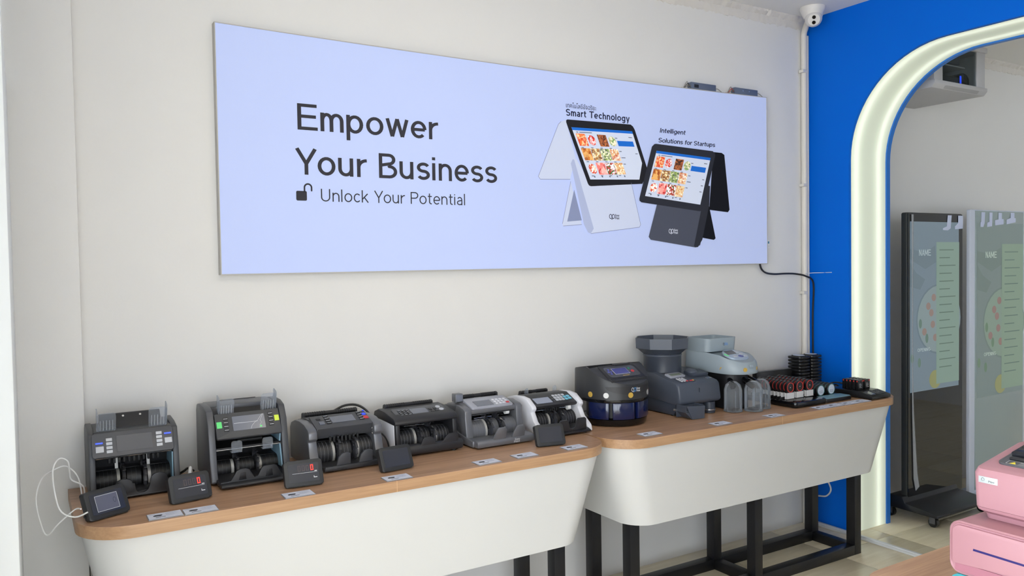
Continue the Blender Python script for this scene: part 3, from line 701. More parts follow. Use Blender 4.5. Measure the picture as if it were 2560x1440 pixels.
# --- second counter: tall two-pocket machine
p, of = counter(-3.172, -.24, 'tall two-pocket banknote counter with green and yellow keys and a picture on its screen')
W = .255; hw = W / 2
prof = [(-.092, F0), (-.088, .09), (-.092, .215), (-.105, .236), (-.15, .243), (-.225, .242), (-.265, .232), (-.292, .19), (-.302, .14), (-.318, .05), (-.33, .012), (-.325, F0)]
for s in (-1, 1):
    B().prism(prof, 'x', min(s * hw, s * (hw - .022)), max(s * hw, s * (hw - .022)), .009).build('side_panel', m_dk2 if s < 0 else m_dk, p, of)
core = [(-.1, F0), (-.1, .225), (-.2, .225), (-.215, .205), (-.26, .2), (-.275, .152), (-.18, .15), (-.17, .115), (-.275, .112), (-.275, .104), (-.18, .1), (-.165, .03), (-.28, .012), (-.28, F0)]
B().prism(core, 'x', -hw + .02, hw - .02).build('housing', m_in, p, of)
B().box(-hw + .02, hw - .02, -.2, -.1, .222, .238, .003).build('top_cover', m_dk2, p, of)
B().box(-.06, .07, -.105, -.1, .2375, .2395).build('vent', m_rub, p, of)
for s in (-1, 1): B().prism([(-.195, .2), (-.195, .236), (-.225, .232), (-.262, .212), (-.262, .2)], 'x', s * (hw - .035) - .014, s * (hw - .035) + .014, .003).build('hopper_cheek', m_blk, p, of)
M, L = slope_frame((-.318, .148), (-.272, .221)); M = Tm(*of) @ M
cp = slab(M, -.104, .104, L, .014, .004).build('control_panel', m_dk, p)
sc = B().prism(rrect(-.05, .054, .022, .072, .002), 'z', 0, .0012, 0, M).build('screen', m_scr2, cp)
b = B(); hp = [(.006, .024), (.01, .034), (.02, .044), (.03, .05), (.046, .07), (.05, .071), (.038, .05), (.042, .042), (.036, .034), (.034, .024)]
Mh = M @ Tm(0, 0, .0016)
for a, c in zip(hp, hp[1:]):
    d = Vector((c[0] - a[0], c[1] - a[1])).normalized() * .0004; flat(b, Mh, [(a[0] - d.y, a[1] + d.x), (a[0] + d.y, a[1] - d.x), (c[0] + d.y, c[1] - d.x), (c[0] - d.y, c[1] + d.x)])
b.build('hand_picture', m_line, sc)
B().box(.036, .042, .026, .032, .0012, .0016, 0, M).build('green_symbol', m_green, sc)
B().box(-.046, .03, .047, .0482, .0012, .0016, 0, M).build('caption_line', m_line, sc)
keys(cp, M, [(-.079, .062 - i * .013, .016, .0085) for i in range(4)], m_blk); keys(cp, M, [(.066, .066 - i * .013, .016, .0085) for i in range(4)], m_blk)
b_ = [(-.0775, .0655 - i * .013, .013, .0016) for i in range(4)] + [(.0675, .0695 - i * .013, .013, .0016) for i in range(4)]
keys(cp, M, b_, m_line, 'key_print', .0026, 0)
keys(cp, M, [(-.1, .036, .016, .022)], m_green); keys(cp, M, [(.086, .042, .015, .02)], m_lime)
B().box(-hw + .022, hw - .022, -.29, -.18, .106, .112, .002).build('pocket_shelf', m_in, p, of)
for x in (-.04, .06):
    g = B(); g.prism(rrect(x - .017, x + .017, .094, .132, .008), 'y', -.3, -.296); g.box(x - .017, x + .017, -.3, -.27, .094, .097); g.build('pocket_guide', m_clear, p, of)
B().cyl((-hw + .022, -.285, .104), (hw - .022, -.285, .104), .0026, 8).build('shaft', m_chrome, p, of)
for x in (-.01, .03): B().cyl((x - .02, -.262, .125), (x + .02, -.262, .125), .006, 10).build('feed_roller', m_rub, p, of)
innards(p, of, hw - .024, -.24, .034, .027, False, m_in, (-.035, .03), .010)
B().prism([(-.18, .02), (-.18, .15), (-.295, .148), (-.285, .11), (-.31, .03)], 'x', hw - .026, hw - .022).build('lining', m_skin, p, of)
o = [(-.108, 0), (.112, 0), (.112, .012), (.082, .014), (.066, .046), (.056, .05), (.026, .05), (.018, .046), (.006, .02), (-.004, .016), (-.02, .044), (-.03, .05), (-.05, .05), (-.06, .046), (-.078, .014), (-.108, .012)]
tabs(o, -.372, .006, 10, .01).build('stacker_plate', m_blk, p, of)
for x in (.042, -.042): tabs([(x - .012, .014), (x + .012, .014), (x + .009, .038), (x - .007, .038)], -.3735, .0055, 10, .01).build('tab_recess', m_in, p, of)
B().prism([(-.2, F0), (-.2, .022), (-.33, .02), (-.4, .018), (-.405, .012), (-.4, F0)], 'x', -.112, .116, .003).build('tray', m_blk, p, of)
guide(p, of, -.088, -.04, -.262, .21, .272, -1, -16); guide(p, of, .05, .1, -.25, .212, .276, 1, -16)
feet(p, of, .1, (-.12, -.34))

def small_counter(cx, W, label, prof, mside, core, mcore, front_y, panel, mp, cheek=.03, bev=.006):
    p, of = counter(cx, -.22, label); hw = W / 2
    for s in (-1, 1): B().prism(prof, 'x', min(s * hw, s * (hw - cheek)), max(s * hw, s * (hw - cheek)), bev).build('side_panel', mside, p, of)
    B().prism(core, 'x', -hw + cheek - .002, hw - cheek + .002).build('housing', m_in, p, of)
    M, L = slope_frame(*panel); M = Tm(*of) @ M
    return p, of, hw, M, L

# --- third counter: graphite with bulging flanks, blue and red keys
prof = [(-.09, F0), (-.09, .118), (-.105, .136), (-.15, .15), (-.21, .154), (-.26, .15), (-.3, .138), (-.312, .128), (-.314, .104), (-.302, .096), (-.316, .05), (-.345, .012), (-.34, F0)]
core = [(-.092, F0), (-.092, .14), (-.15, .15), (-.22, .152), (-.285, .125), (-.25, .1), (-.19, .09), (-.165, .03), (-.3, .012), (-.3, F0)]
p, of, hw, M, L = small_counter(-2.843, .27, 'graphite banknote counter with blue power key and red key, second smallest display before it', prof, m_gry, core, m_in, -.3, ((-.302, .138), (-.215, .168)), m_dk, .032, .008)
p['label'] = 'graphite banknote counter with a blue power key and a red key on its panel'
B().prism([(-.1, .12), (-.1, .14), (-.15, .155), (-.22, .157), (-.29, .135), (-.27, .11)], 'x', -hw + .03, hw - .03, .003).build('top_cover', m_dk, p, of)
cp = slab(M, -.103, .103, L, .03, .006).build('control_panel', m_dk, p)
B().prism(rrect(-.036, .05, .03, .072, .002), 'z', 0, .001, 0, M).build('screen', m_scr2, cp)
keys(cp, M, [(-.056, .075 - i * .016, .017, .009) for i in range(4)] + [(.066, .078 - i * .016, .017, .009) for i in range(4)] + [(-.086, .06, .015, .008)], m_blk)
keys(cp, M, [(-.0545, .0785 - i * .016, .014, .0018) for i in range(4)] + [(.0675, .0815 - i * .016, .014, .0018) for i in range(4)], m_line, 'key_print', .0026, 0)
keys(cp, M, [(-.082, .026, .018, .02)], m_scr2); keys(cp, M, [(.083, .034, .017, .018)], m_red)
B().lathe([(0, .0022), (.007, .0022), (.008, 0)], .092, .067, 18, M=M).build('power_key', m_bluekey, cp)
B().box(.094, .101, .086, .092, 0, .003, .001, M).build('blue_corner', m_bluekey, cp)
grip(p, of, -.098, .1, -.135, .165)
B().prism([(-.26, .1), (-.24, .125), (-.298, .128), (-.294, .12), (-.286, .1)], 'x', -hw + .032, hw - .032, .001).build('front_apron', m_dk, p, of)
rollers(p, of, -.052, .048, 8, -.288, .104, .0105, .02)
innards(p, of, hw - .034, -.26, .044, .04, True, m_blk, (-.028, .032))
B().box(-hw + .03, hw - .03, -.375, -.2, F0, .018, .003).build('tray', m_blk, p, of)
for x in (-.035, .045): tabs([(x - .028, 0), (x + .026, 0), (x + .024, .05), (x + .01, .055), (x - .006, .053), (x - .018, .04)], -.366, .008, 10, .01).build('stacker_tab', m_dk, p, of)
B().prism([(-hw + .03, .006), (hw - .03, .006), (hw - .034, .022), (-hw + .034, .022)], 'y', -.384, -.372, .002).build('lip', m_blk, p, of)
for x in (-.06, .03): B().box(x, x + .03, -.3865, -.384, .010, .0125).build('slot', m_rub, p, of)
for s in (-1, 1): B().cyl((hw - .034, -.30, .1 if s > 0 else .118), (hw - .038, -.30, .1 if s > 0 else .118), .003, 8).build('screw', m_chrome, p, of)
feet(p, of, .1, (-.11, -.35))

# --- fourth counter: black top over a pale lower case
prof = [(-.088, F0), (-.088, .12), (-.1, .136), (-.14, .149), (-.2, .147), (-.27, .137), (-.296, .126), (-.305, .02), (-.3, F0)]
core = [(-.092, F0), (-.092, .135), (-.15, .145), (-.22, .145), (-.29, .128), (-.29, .112), (-.2, .108), (-.17, .03), (-.29, .012), (-.29, F0)]
p, of, hw, M, L = small_counter(-2.527, .25, '', prof, m_blk, core, m_in, -.3, ((-.272, .136), (-.198, .158)), m_blk, .018, .005)
p['label'] = 'black banknote counter with a pale lower left side and round grey keys'
for s in (-1, 1): B().prism([(-.1, .012), (-.1, .115), (-.17, .118), (-.285, .112), (-.292, .012)], 'x', min(s * (hw + .003), s * hw), max(s * (hw + .003), s * hw), .001).build('pale_side', m_wht, p, of)
B().prism([(-.09, .115), (-.1, .14), (-.14, .153), (-.2, .151), (-.285, .137), (-.302, .124), (-.3, .112)], 'x', -hw - .004, hw + .004, .005).build('top_cover', m_blk, p, of)
cp = slab(M, -.104, .106, L, .012, .01).build('control_panel', m_dk2, p)
B().prism(rrect(-.036, .03, .012, .058, .002), 'z', 0, .001, 0, M).build('screen', m_scr2, cp)
keys(cp, M, [(-.086 + c * .016, .046 - r * .0115, .012, .008) for r in range(4) for c in range(3)], m_blk)
keys(cp, M, [(-.0845 + c * .016, .0495 - r * .0115, .009, .0014) for r in range(4) for c in range(3)], m_line, 'key_print', .0026, 0)
keys(cp, M, [(.04, .016, .014, .009), (.058, .016, .014, .009), (.04, .034, .012, .014), (.058, .034, .012, .014)], m_blk)
for (u, v) in ((.082, .052), (.088, .03)): B().lathe([(0, .002), (.009, .002), (.0095, 0)], u, v, 18, M=M).build('round_key', m_key, cp)
grip(p, of, -.095, .1, -.128, .161)
for z, x0, x1, y in ((.118, -hw + .02, .078, -.262), (.098, -.075, .01, -.255), (.104, -.075, .01, -.255)): B().cyl((x0, y, z), (x1, y, z), .0022, 8).build('shaft', m_chrome, p, of)
B().cyl((.066, -.264, .118), (.082, -.264, .118), .011, 16).build('knob', m_white, p, of)
innards(p, of, hw - .02, -.235, .044, .04, True, m_blk, (-.022, .034))
B().prism([(-.2, F0), (-.2, .02), (-.3, .02), (-.318, .045), (-.34, .045), (-.347, .035), (-.345, .012), (-.335, F0)], 'x', -hw + .03, hw + .004, .006).build('tray', m_blk, p, of)
o = [(-.058, 0), (-.04, 0), (-.035, .03), (-.03, .052), (-.006, .053), (.002, .048), (.012, .03), (.026, .022), (.044, .026), (.056, .046), (.066, .056), (.092, .056), (.096, .05), (.096, 0), (.106, 0), (.106, .058), (.098, .064), (.062, .064), (.05, .056), (.04, .038), (.028, .031), (.018, .036), (.008, .056), (-.004, .062), (-.034, .061), (-.042, .052)]
o = [(-.058, 0), (.106, 0), (.106, .056), (.098, .062), (.066, .062), (.056, .054), (.044, .036), (.028, .028), (.014, .034), (.004, .054), (-.006, .06), (-.032, .059), (-.04, .052)]
tabs(o, -.334, .006, 8, .01).build('stacker_plate', m_blk, p, of)
feet(p, of, .1, (-.11, -.32))

# --- fifth counter: pewter grey with a pale panel and a small flip display
prof = [(-.09, F0), (-.09, .12), (-.104, .135), (-.16, .146), (-.22, .148), (-.27, .138), (-.286, .13), (-.288, .1), (-.3, .03), (-.295, F0)]
core = [(-.092, F0), (-.092, .135), (-.15, .143), (-.22, .143), (-.278, .126), (-.278, .112), (-.2, .108), (-.17, .03), (-.29, .012), (-.29, F0)]
p, of, hw, M, L = small_counter(-2.232, .256, '', prof, m_dk2, core, m_in, -.28, ((-.282, .1395), (-.2, .163)), m_gry, .026, .006)
p['label'] = 'pewter grey banknote counter with pale key panel and a small flip-up display'
for s in (-1, 1): B().prism([(-.2, .105), (-.22, .15), (-.275, .14), (-.291, .131), (-.291, .1), (-.302, .03), (-.3, .012), (-.26, .04)], 'x', min(s * (hw + .002), s * (hw - .028)), max(s * (hw + .002), s * (hw - .028)), .004).build('front_pillar', m_gry, p, of)
B().prism([(-.09, .115), (-.1, .138), (-.16, .15), (-.22, .151), (-.284, .132), (-.282, .116)], 'x', -hw + .02, hw - .02, .004).build('top_cover', m_gry, p, of)
B().prism([(-.14, .149), (-.16, .157), (-.195, .153), (-.2, .148)], 'x', -.09, .09, .002).build('hopper_lid', m_lgry, p, of)
B().box(-.03, .01, -.186, -.18, .151, .1555, .001).build('lid_slot', m_rub, p, of)
cp = slab(M, -.092, .094, L, .016, .008).build('control_panel', m_lgry, p)
B().prism(rrect(-.064, .012, .012, .056, .002), 'z', 0, .001, 0, M).build('screen', m_scr2, cp)
keys(cp, M, [(.022 + c * .0165, .048 - r * .0165, .011, .009) for r in range(3) for c in range(4) if not (r == 2 and c == 3)], m_wht); keys(cp, M, [(.0715, .015, .0125, .0095)], m_red)
grip(p, of, -.075, .105, -.125, .164)
fd = B().box(-.122, -.088, -.2, -.165, .153, .186, .003).build('flip_display', m_gry, p, of); B().box(-.119, -.091, -.2012, -.2, .157, .182, .001).build('lens', m_scr2, fd, of)
B().cyl((-.1, -.178, .145), (-.1, -.178, .155), .006, 10).build('display_hinge', m_dk, p, of)
B().cyl((-hw + .026, -.258, .108), (.076, -.258, .108), .0024, 8).build('shaft', m_chrome, p, of)
for z in (.086, .093): B().cyl((-.07, -.25, z), (.01, -.25, z), .002, 8).build('shaft', m_chrome, p, of)
B().cyl((.064, -.262, .108), (.08, -.262, .108), .011, 16).build('knob', m_white, p, of)
innards(p, of, hw - .028, -.25, .044, .042, True, m_gry, (-.022, .03))
B().prism([(-.24, F0), (-.24, .022), (-.3, .03), (-.36, .034), (-.382, .03), (-.386, .022), (-.384, F0)], 'x', -hw, hw, .004).build('tray', m_gry, p, of)
for s in (-1, 1): B().prism([(-.11, F0), (-.11, .03), (-.17, .05), (-.2, .052), (-.3, .034), (-.36, .03), (-.36, F0)], 'x', min(s * (hw + .008), s * (hw - .004)), max(s * (hw + .008), s * (hw - .004)), .004).build('skirt', m_gry, p, of)
for x in (-.028, .055): tabs([(x - .03, 0), (x + .028, 0), (x + .028, .04), (x + .02, .05), (x - .004, .05), (x - .014, .04)], -.37, .008, 12, .026).build('stacker_tab', m_gry, p, of)
Ml = Tm(*of) @ Matrix(((1, 0, 0, 0), (0, 0, -1, -.3867), (0, 1, 0, 0), (0, 0, 0, 1)))
bb = lettering('Easy', .14, Ml @ Tm(.035, .019), .022, .007); lettering('Print', .14, Ml @ Tm(.03, .010), .027, .007, b=bb); bb.build('logo_lettering', m_key, p)
feet(p, of, .1, (-.11, -.35))

# --- sixth counter: white flanks
prof = [(-.085, .03), (-.085, .115), (-.1, .133), (-.15, .146), (-.21, .15), (-.25, .146), (-.292, .12), (-.3, .108), (-.288, .094), (-.308, .06), (-.352, .03), (-.36, .004), (-.35, .001), (-.3, .012), (-.16, .012), (-.1, .016)]
core = [(-.092, F0), (-.092, .13), (-.15, .14), (-.21, .14), (-.285, .112), (-.28, .104), (-.2, .1), (-.17, .03), (-.3, .012), (-.3, F0)]
p, of, hw, M, L = small_counter(-1.932, .258, '', prof, m_wht, core, m_in, -.28, ((-.286, .115), (-.205, .148)), m_blk, .024, .007)
p['label'] = 'white-flanked banknote counter with cyan keys, rightmost on the left desk'
B().prism([(-.095, .1), (-.095, .132), (-.15, .146), (-.21, .148), (-.285, .114), (-.27, .1)], 'x', -hw + .022, hw - .022, .003).build('top_cover', m_blk, p, of)
cp = slab(M, -.1, .102, L, .014, .004).build('control_panel', m_blk, p)
B().prism(rrect(-.085, -.006, .018, .07, .002), 'z', 0, .001, 0, M).build('screen', mat('bluish_screen', (150, 156, 174), .15), cp)
keys(cp, M, [(.016 + c * .0155, .058 - r * .0165, .0125, .0125) for r in range(3) for c in range(3)] + [(.064, .058, .0125, .0125)], m_key)
keys(cp, M, [(.064, .0415, .0125, .0125), (.064, .025, .0125, .0125), (.0805, .045, .015, .0125), (.0805, .028, .015, .0125)], m_cyan)
for v in (.027, .043, .059): B().lathe([(0, .0016), (.004, .0016), (.0045, 0)], .006, v, 12, M=M).build('round_key', m_dk2, cp)
grip(p, of, -.06, .07, -.105, .15, .007)
for x in (-.062, .082): B().prism([(x - .010, .14), (x + .010, .14), (x + .010, .162), (x + .006, .17), (x - .004, .166), (x - .008, .158)], 'y', -.152, -.149).build('note_guide', m_clear, p, of)
B().cyl((-hw + .024, -.266, .094), (.076, -.266, .094), .0024, 8).build('shaft', m_chrome, p, of); B().cyl((.062, -.27, .094), (.076, -.27, .094), .011, 16).build('knob', m_white, p, of)
for i in range(7): B().cyl((-.048 + i * .0105, -.26, .092), (-.041 + i * .0105, -.26, .092), .014, 14).build('feed_ring', m_rub, p, of)
innards(p, of, hw - .028, -.245, .042, .036, True, m_blk, (-.018, .03))
B().prism([(-.2, F0), (-.2, .022), (-.3, .026), (-.36, .02), (-.382, .012), (-.378, F0)], 'x', -hw + .022, hw - .022, .004).build('tray', m_blk, p, of)
o = [(-.06, 0), (.09, 0), (.084, .05), (.078, .056), (.045, .056), (.04, .05), (.03, .018), (.018, .014), (.006, .018), (-.004, .048), (-.01, .054), (-.04, .054), (-.046, .048)]
tabs(o, -.36, .008, 10, .012).build('stacker_plate', m_blk, p, of)
feet(p, of, .095, (-.11, -.35))

# ------------------------------------------------------------------ small external displays
def seg_zero(b, M, u, v, w, h, t):
    for q in ((0, 0, w, t), (0, h - t, w, h), (0, 0, t, h), (w - t, 0, w, h)): flat(b, M, [(u + q[0], v + q[1]), (u + q[2], v + q[1]), (u + q[2], v + q[3]), (u + q[0], v + q[3])])
m_dsp = mat('display_case', (40, 41, 43), .5); m_dsc = mat('display_lens', (52, 54, 62), .1)
def ext_display(x, y, rz, kind, label, w=.122, h=.082, lean=24):
    p = empty('counter_display', (x, y, ZD), label, 'display', 'small displays on the left desk', math.radians(rz))
    M = Tm(0, 0, .0015) @ Rm(90 - lean, 'X')   # local: x right, y up the face, z towards viewer
    B().prism(rrect(-w / 2, w / 2, 0, h, .011, 8), 'z', -.014, .011, .0035, M).build('case', m_dsp, p)
    sc = B().prism(rrect(-w / 2 + .013, w / 2 - .013, .012, h - .012, .003), 'z', .0105, .0118, 0, M).build('lens', m_dsc, p)
    Mf = M @ Tm(0, 0, .0122)
    bz = h * math.cos(math.radians(lean))
    B().prism([(.006, 0), (.06, 0), (.062, .003), (bz * .36 + .012, h * .62), (bz * .36 + .004, h * .62)], 'x', -.022, .022, .001).build('stand', m_dsp, p)
    if kind == 'led':
        b = B(); seg_zero(b, Mf, .022, .046, .009, .018, .0024); b.build('lit_digit', m_ledred, sc)
        for k in range(3): b = B(); seg_zero(b, Mf, .008 - k * .013, .046, .009, .018, .0022); b.build('unlit_digit', m_seg, sc)
        b = B(); flat(b, Mf, [(-.036, .0395), (.042, .0395), (.042, .0405), (-.036, .0405)]); b.build('divider', m_line, sc)
        b = B(); flat(b, Mf, [(.030, .022), (.032, .022), (.032, .028), (.030, .028)]); flat(b, Mf, [(.032, .022), (.041, .022), (.041, .0245), (.032, .0245)]); b.build('mark', m_line, sc)
        b = B(); flat(b, Mf, [(.034, .042), (.042, .042), (.042, .0445), (.034, .0445)]); b.build('mark', m_line, sc)
    if kind == 'frame':
        b = B()
        for q in ((-.034, .018, .032, .0192), (-.034, .062, .032, .0632), (-.034, .018, -.0329, .0632), (.0309, .018, .032, .0632)): flat(b, Mf, [(q[0], q[1]), (q[2], q[1]), (q[2], q[3]), (q[0], q[3])])
        b.build('screen_border', m_line, sc)
        b = B(); flat(b, Mf, [(-.033, .019), (.031, .019), (.031, .0622), (-.033, .0622)], -.0002); b.build('screen', mat('lcd_grey', (98, 100, 116), .2), sc)
        b = B(); ring2d(b, Mf, .021, .042, .0045, .0075, .001); b.build('digit', m_dsc, sc)
        B().cyl((-w / 2 - .004, .012, .016), (-w / 2 + .004, .012, .016), .004, 10).build('thumb_screw', m_black, p)
    return p
ext_display(-3.605, -.483, 27, 'frame', 'black counter display with a white-edged grey screen on the desk corner')
ext_display(-3.381, -.455, 10, 'led', 'black counter display with a red zero beside the desk-corner display')
ext_display(-3.05, -.494, -5, 'led', 'black counter display with a red zero before the graphite counter')
ext_display(-2.724, -.478, 6, 'blank', 'black blank counter display before the black counter with pale side')
ext_display(-2.095, -.482, -12, 'blank', 'black blank counter display before the white-flanked counter', .118)
# ------------------------------------------------------------------ coin machines
m_navy = mat('smoked_blue_bin', (16, 26, 66), .1, spec=.7); m_cblk = mat('coin_case_black', (44, 45, 48), .4)
m_gold = mat('gold_coin_print', (214, 176, 84), .35, .3); m_silver = mat('silver_coin_print', (206, 206, 204), .35, .3); m_copper = mat('copper_coin_print', (190, 110, 80), .4, .3); m_pinkc = mat('red_coin_print', (196, 96, 88), .4, .2)
m_lgb = mat('logo_light_blue', (70, 140, 210), .5); m_lcd = mat('blue_lcd', (84, 88, 150), .2, emit=.08); m_lcdg = mat('green_grey_lcd', (128, 138, 120), .2)
def wall_frame(p0, nrm): # frame on an upright surface at p0 with outward normal nrm
    w = Vector(nrm).normalized(); v = Vector((0, 0, 1)); u = v.cross(w).normalized(); v = w.cross(u)
    M = Matrix((u, v, w)).transposed().to_4x4(); M.translation = Vector(p0); return M
# --- black coin sorter with dark blue bins
cx, cy, R = -1.600, -.242, .15
p = empty('coin_sorter', (cx, cy, ZD), 'black round coin sorter with dark blue bins and an open top', 'coin sorter')
B().lathe([(0, .004), (.138, .004), (.142, .008), (.146, .03), (.14, .034), (0, .034)], n=48).build('base', m_blackgloss, p)
for k in range(4): a = math.radians(45 + 90 * k); B().cyl((.11 * math.cos(a), .11 * math.sin(a), 0), (.11 * math.cos(a), .11 * math.sin(a), .006), .012, 10).build('foot', m_rub, p)
B().lathe([(0, .034), (.118, .034), (.118, .108), (0, .108)], n=40).build('core', m_in, p)
for k, a0 in enumerate((-176, -132, -88, -44, 0)):
    o = arc(0, 0, .150, .150, a0 + 2, a0 + 40, 8); q = arc(0, 0, .120, .120, a0 + 40, a0 + 2, 8)
    rr = 1.12 if k == 4 else 1.0
    B().prism([(x * rr, y * rr) for x, y in o] + q, 'z', .032, .104, .004).build('bin', m_navy, p)
B().lathe([(0, .104), (.152, .104), (.153, .108), (.153, .116), (.15, .118), (0, .118)], n=48).build('collar', m_blackgloss, p)
def capsule(r, yb, n=28): # round front, squarer back
    P = []
    for i in range(n):
        t = 2 * math.pi * i / n; c, s = math.cos(t), math.sin(t); e = .55 if s > 0 else 1.0
        P.append((math.copysign(abs(c) ** e, c) * r, math.copysign(abs(s) ** e, s) * (yb if s > 0 else r)))
    return P
def ftop(y):                                       # lid line seen from the side: hopper rim behind, sloping head in front
    if y > -.005: return .25 - .018 * max(0, y) / .13
    if y > -.1: return .25 + (y + .005) * .55
    return .198 - (-.1 - y) * .4
def cring(k, zf): return [(x * k, y * k, zf(x * k, y * k)) for x, y in capsule(.15, .133, 56)]
B().loft([[(x, y, .116) for x, y in capsule(.152, .135, 56)], [(x, y, .15) for x, y in capsule(.1515, .1345, 56)], cring(1, lambda x, y: ftop(y) - .006), cring(.985, lambda x, y: ftop(y))] +
         [cring(k, lambda x, y: ftop(y) if (y < -.012 or kk > .93) else .25 - .075 * min(1, (y + .012) / .02)) for k, kk in [(k, k) for k in (.94,)]] +
         [cring(k, lambda x, y: ftop(y) if y < -.012 else .25 - .075 * min(1, (y + .012) / .02)) for k in (.9, .8, .65, .5, .35, .2, .05)]).build('hopper_body', m_cblk, p, angle=50)
M, L = slope_frame((-.102, .2), (-.012, .2495))
cp = slab(M, -.098, .1, L, .03, .012).build('control_panel', m_blk, p)
M = M @ Tm(0, .008, 0)
B().prism(rrect(-.082, .086, .006, .078, .016), 'z', 0, .001, 0, M).build('key_field', m_scr, cp)
b = B(); b.box(-.044, .036, .024, .066, .001, .0016, 0, M); b.build('screen_border', m_line, cp); b = B(); b.box(-.0425, .0345, .0255, .0645, .001, .002, 0, M); b.build('screen', m_lcd, cp)
for (u, v) in ((-.062, .058), (-.069, .044), (-.055, .044), (-.062, .03)): B().lathe([(0, .003), (.0055, .003), (.006, .001)], u, v, 14, M=M).build('round_key', m_lcd, cp)
B().lathe([(0, .003), (.0055, .003), (.006, .001)], .05, .058, 14, M=M).build('round_key', mat('green_round_key', (40, 130, 110), .4), cp); B().lathe([(0, .003), (.0075, .003), (.008, .001)], .058, .038, 14, M=M).build('round_key', m_red, cp)
B().box(-.012, .024, .012, .0148, .001, .0014, 0, M).build('gold_print', m_gold, cp)
B().box(-.098, .1, -.116, -.095, .178, .2, .006).build('panel_lip', m_blk, p)
# the dished front under the panel carries the logo
sh = B(); ns = 24; rows_ = 5
for j in range(rows_):
    for i in range(ns + 1):
        t = -1 + 2 * i / ns; a = math.radians(-92 + 50 * t); zb = .172 - .034 * math.sqrt(max(0, 1 - t * t)); z = .172 + (zb - .172) * j / (rows_ - 1)
        sh.v.append(Vector((.1522 * math.cos(a), .1522 * math.sin(a), z)))
for j in range(rows_ - 1):
    for i in range(ns): q = j * (ns + 1) + i; sh.f.append([q, q + 1, q + ns + 2, q + ns + 1])
sh.build('logo_shield', m_blk, p)
Ml = wall_frame((-.026, -.1545, .148), (0, -1, 0)); logo(p, Ml, .02, m_line, m_line, c_sym2=m_lgb)
for a, m in ((-168, m_gold), (-140, m_silver), (-100, m_gold), (-55, m_silver), (-28, m_pinkc)):
    c, s = math.cos(math.radians(a)), math.sin(math.radians(a)); Mk = wall_frame((.1525 * c, .1525 * s, .136), (c, s, 0))
    B().lathe([(0, .0012), (.0115, .0012), (.012, 0)], n=20, M=Mk).build('coin_sticker', m, p); 
B().box(-.03, .05, -.052, -.03, .249, .257, .002).build('lid_catch', m_blk, p)

# --- grey coin counter with octagonal hopper
m_sl = mat('slate_case', (74, 80, 92), .4, .05); m_sl2 = mat('slate_case_dark', (58, 64, 76), .38)
cx, cy = -1.2, -.235
p = empty('coin_counter', (cx, cy, ZD), 'slate grey coin counter with a big octagonal hopper', 'coin counter'); of = (-cx, -cy, 0)
hx = .128
body = [(-.098, .075), (-.098, .185), (-.2, .186), (-.245, .172), (-.345, .15), (-.362, .138), (-.372, .062), (-.355, .05), (-.12, .07)]
B().prism(body, 'x', cx - hx, cx + hx, .010).build('upper_case', m_sl, p, of)
B().prism([(-.1, .004), (-.1, .08), (-.33, .06), (-.335, .02), (-.315, .004)], 'x', cx - hx + .008, cx + .06, .006).build('lower_case', m_sl2, p, of)
B().prism([(-.1, .006), (-.1, .08), (-.25, .06), (-.25, .006)], 'x', cx + .055, cx + hx - .01, .004).build('lower_case', m_sl2, p, of)
for x in (-.1, .045):
    for y in (-.12, -.3): B().cyl((cx + x, y, 0), (cx + x, y, .008), .012, 10).build('foot', m_rub, p, of)
hxx, hyy = -1.235, -.155
def octo(r, z, rot=22.5): return [(hxx + r * math.cos(math.radians(rot + 45 * i)), hyy + r * math.sin(math.radians(rot + 45 * i)), z) for i in range(8)]
B().loft([octo(.088, .262), octo(.118, .288), octo(.128, .292), octo(.13, .34), octo(.125, .34), octo(.118, .292), octo(.05, .262)], cap=False).build('hopper', m_sl, p, of, angle=20)
B().lathe([(.088, .182), (.088, .262), (.09, .266), (.05, .27), (.0, .26)], hxx, hyy, 40).build('hopper_neck', m_sl2, p, of)
B().lathe([(.089, .255), (.0905, .257), (.0905, .261), (.089, .263)], hxx, hyy, 40).build('neck_seam', m_sl, p, of)
M, L = slope_frame((-.345, .1515), (-.245, .1735), cx); M = Tm(*of) @ M
lc = B().prism(rrect(-.1, -.012, .064, .108, .003), 'z', -.002, .008, .002, M).build('screen_frame', m_lgry, p); B().box(-.09, -.024, .074, .094, .008, .0086, 0, M).build('screen', m_lcdg, lc)
kf = B().prism(rrect(-.092, -.002, .004, .052, .003), 'z', -.002, .0015, 0, M).build('key_field', m_sl2, p)
for r in range(4):
    for c in range(3): B().lathe([(0, .004), (.005, .004), (.0055, .001)], -.082 + c * .016, .044 - r * .011, 12, M=M).build('round_key', m_key if (r, c) != (3, 2) else m_red, kf)
B().lathe([(0, .004), (.005, .004), (.0055, .001)], -.014, .012, 12, M=M).build('round_key', m_gold, kf); B().box(-.034, -.02, .006, .014, .001, .004, .001, M).build('key', m_red, kf)
B().box(.02, .118, .048, .11, -.002, .014, .004, M).build('motor_cover', m_sl2, p); B().lathe([(.026, .012), (.025, .018), (.018, .024), (0, .026)], .045, .085, 24, M=M).build('dome', m_sl, p)
logo(p, M @ Tm(.075, .012, .0012), .014, m_line, m_line, c_sym2=m_lgb)
B().box(cx - .012, cx - .010, -.3745, -.369, .105, .125, .0005).build('seam_mark', m_sl2, p, of)
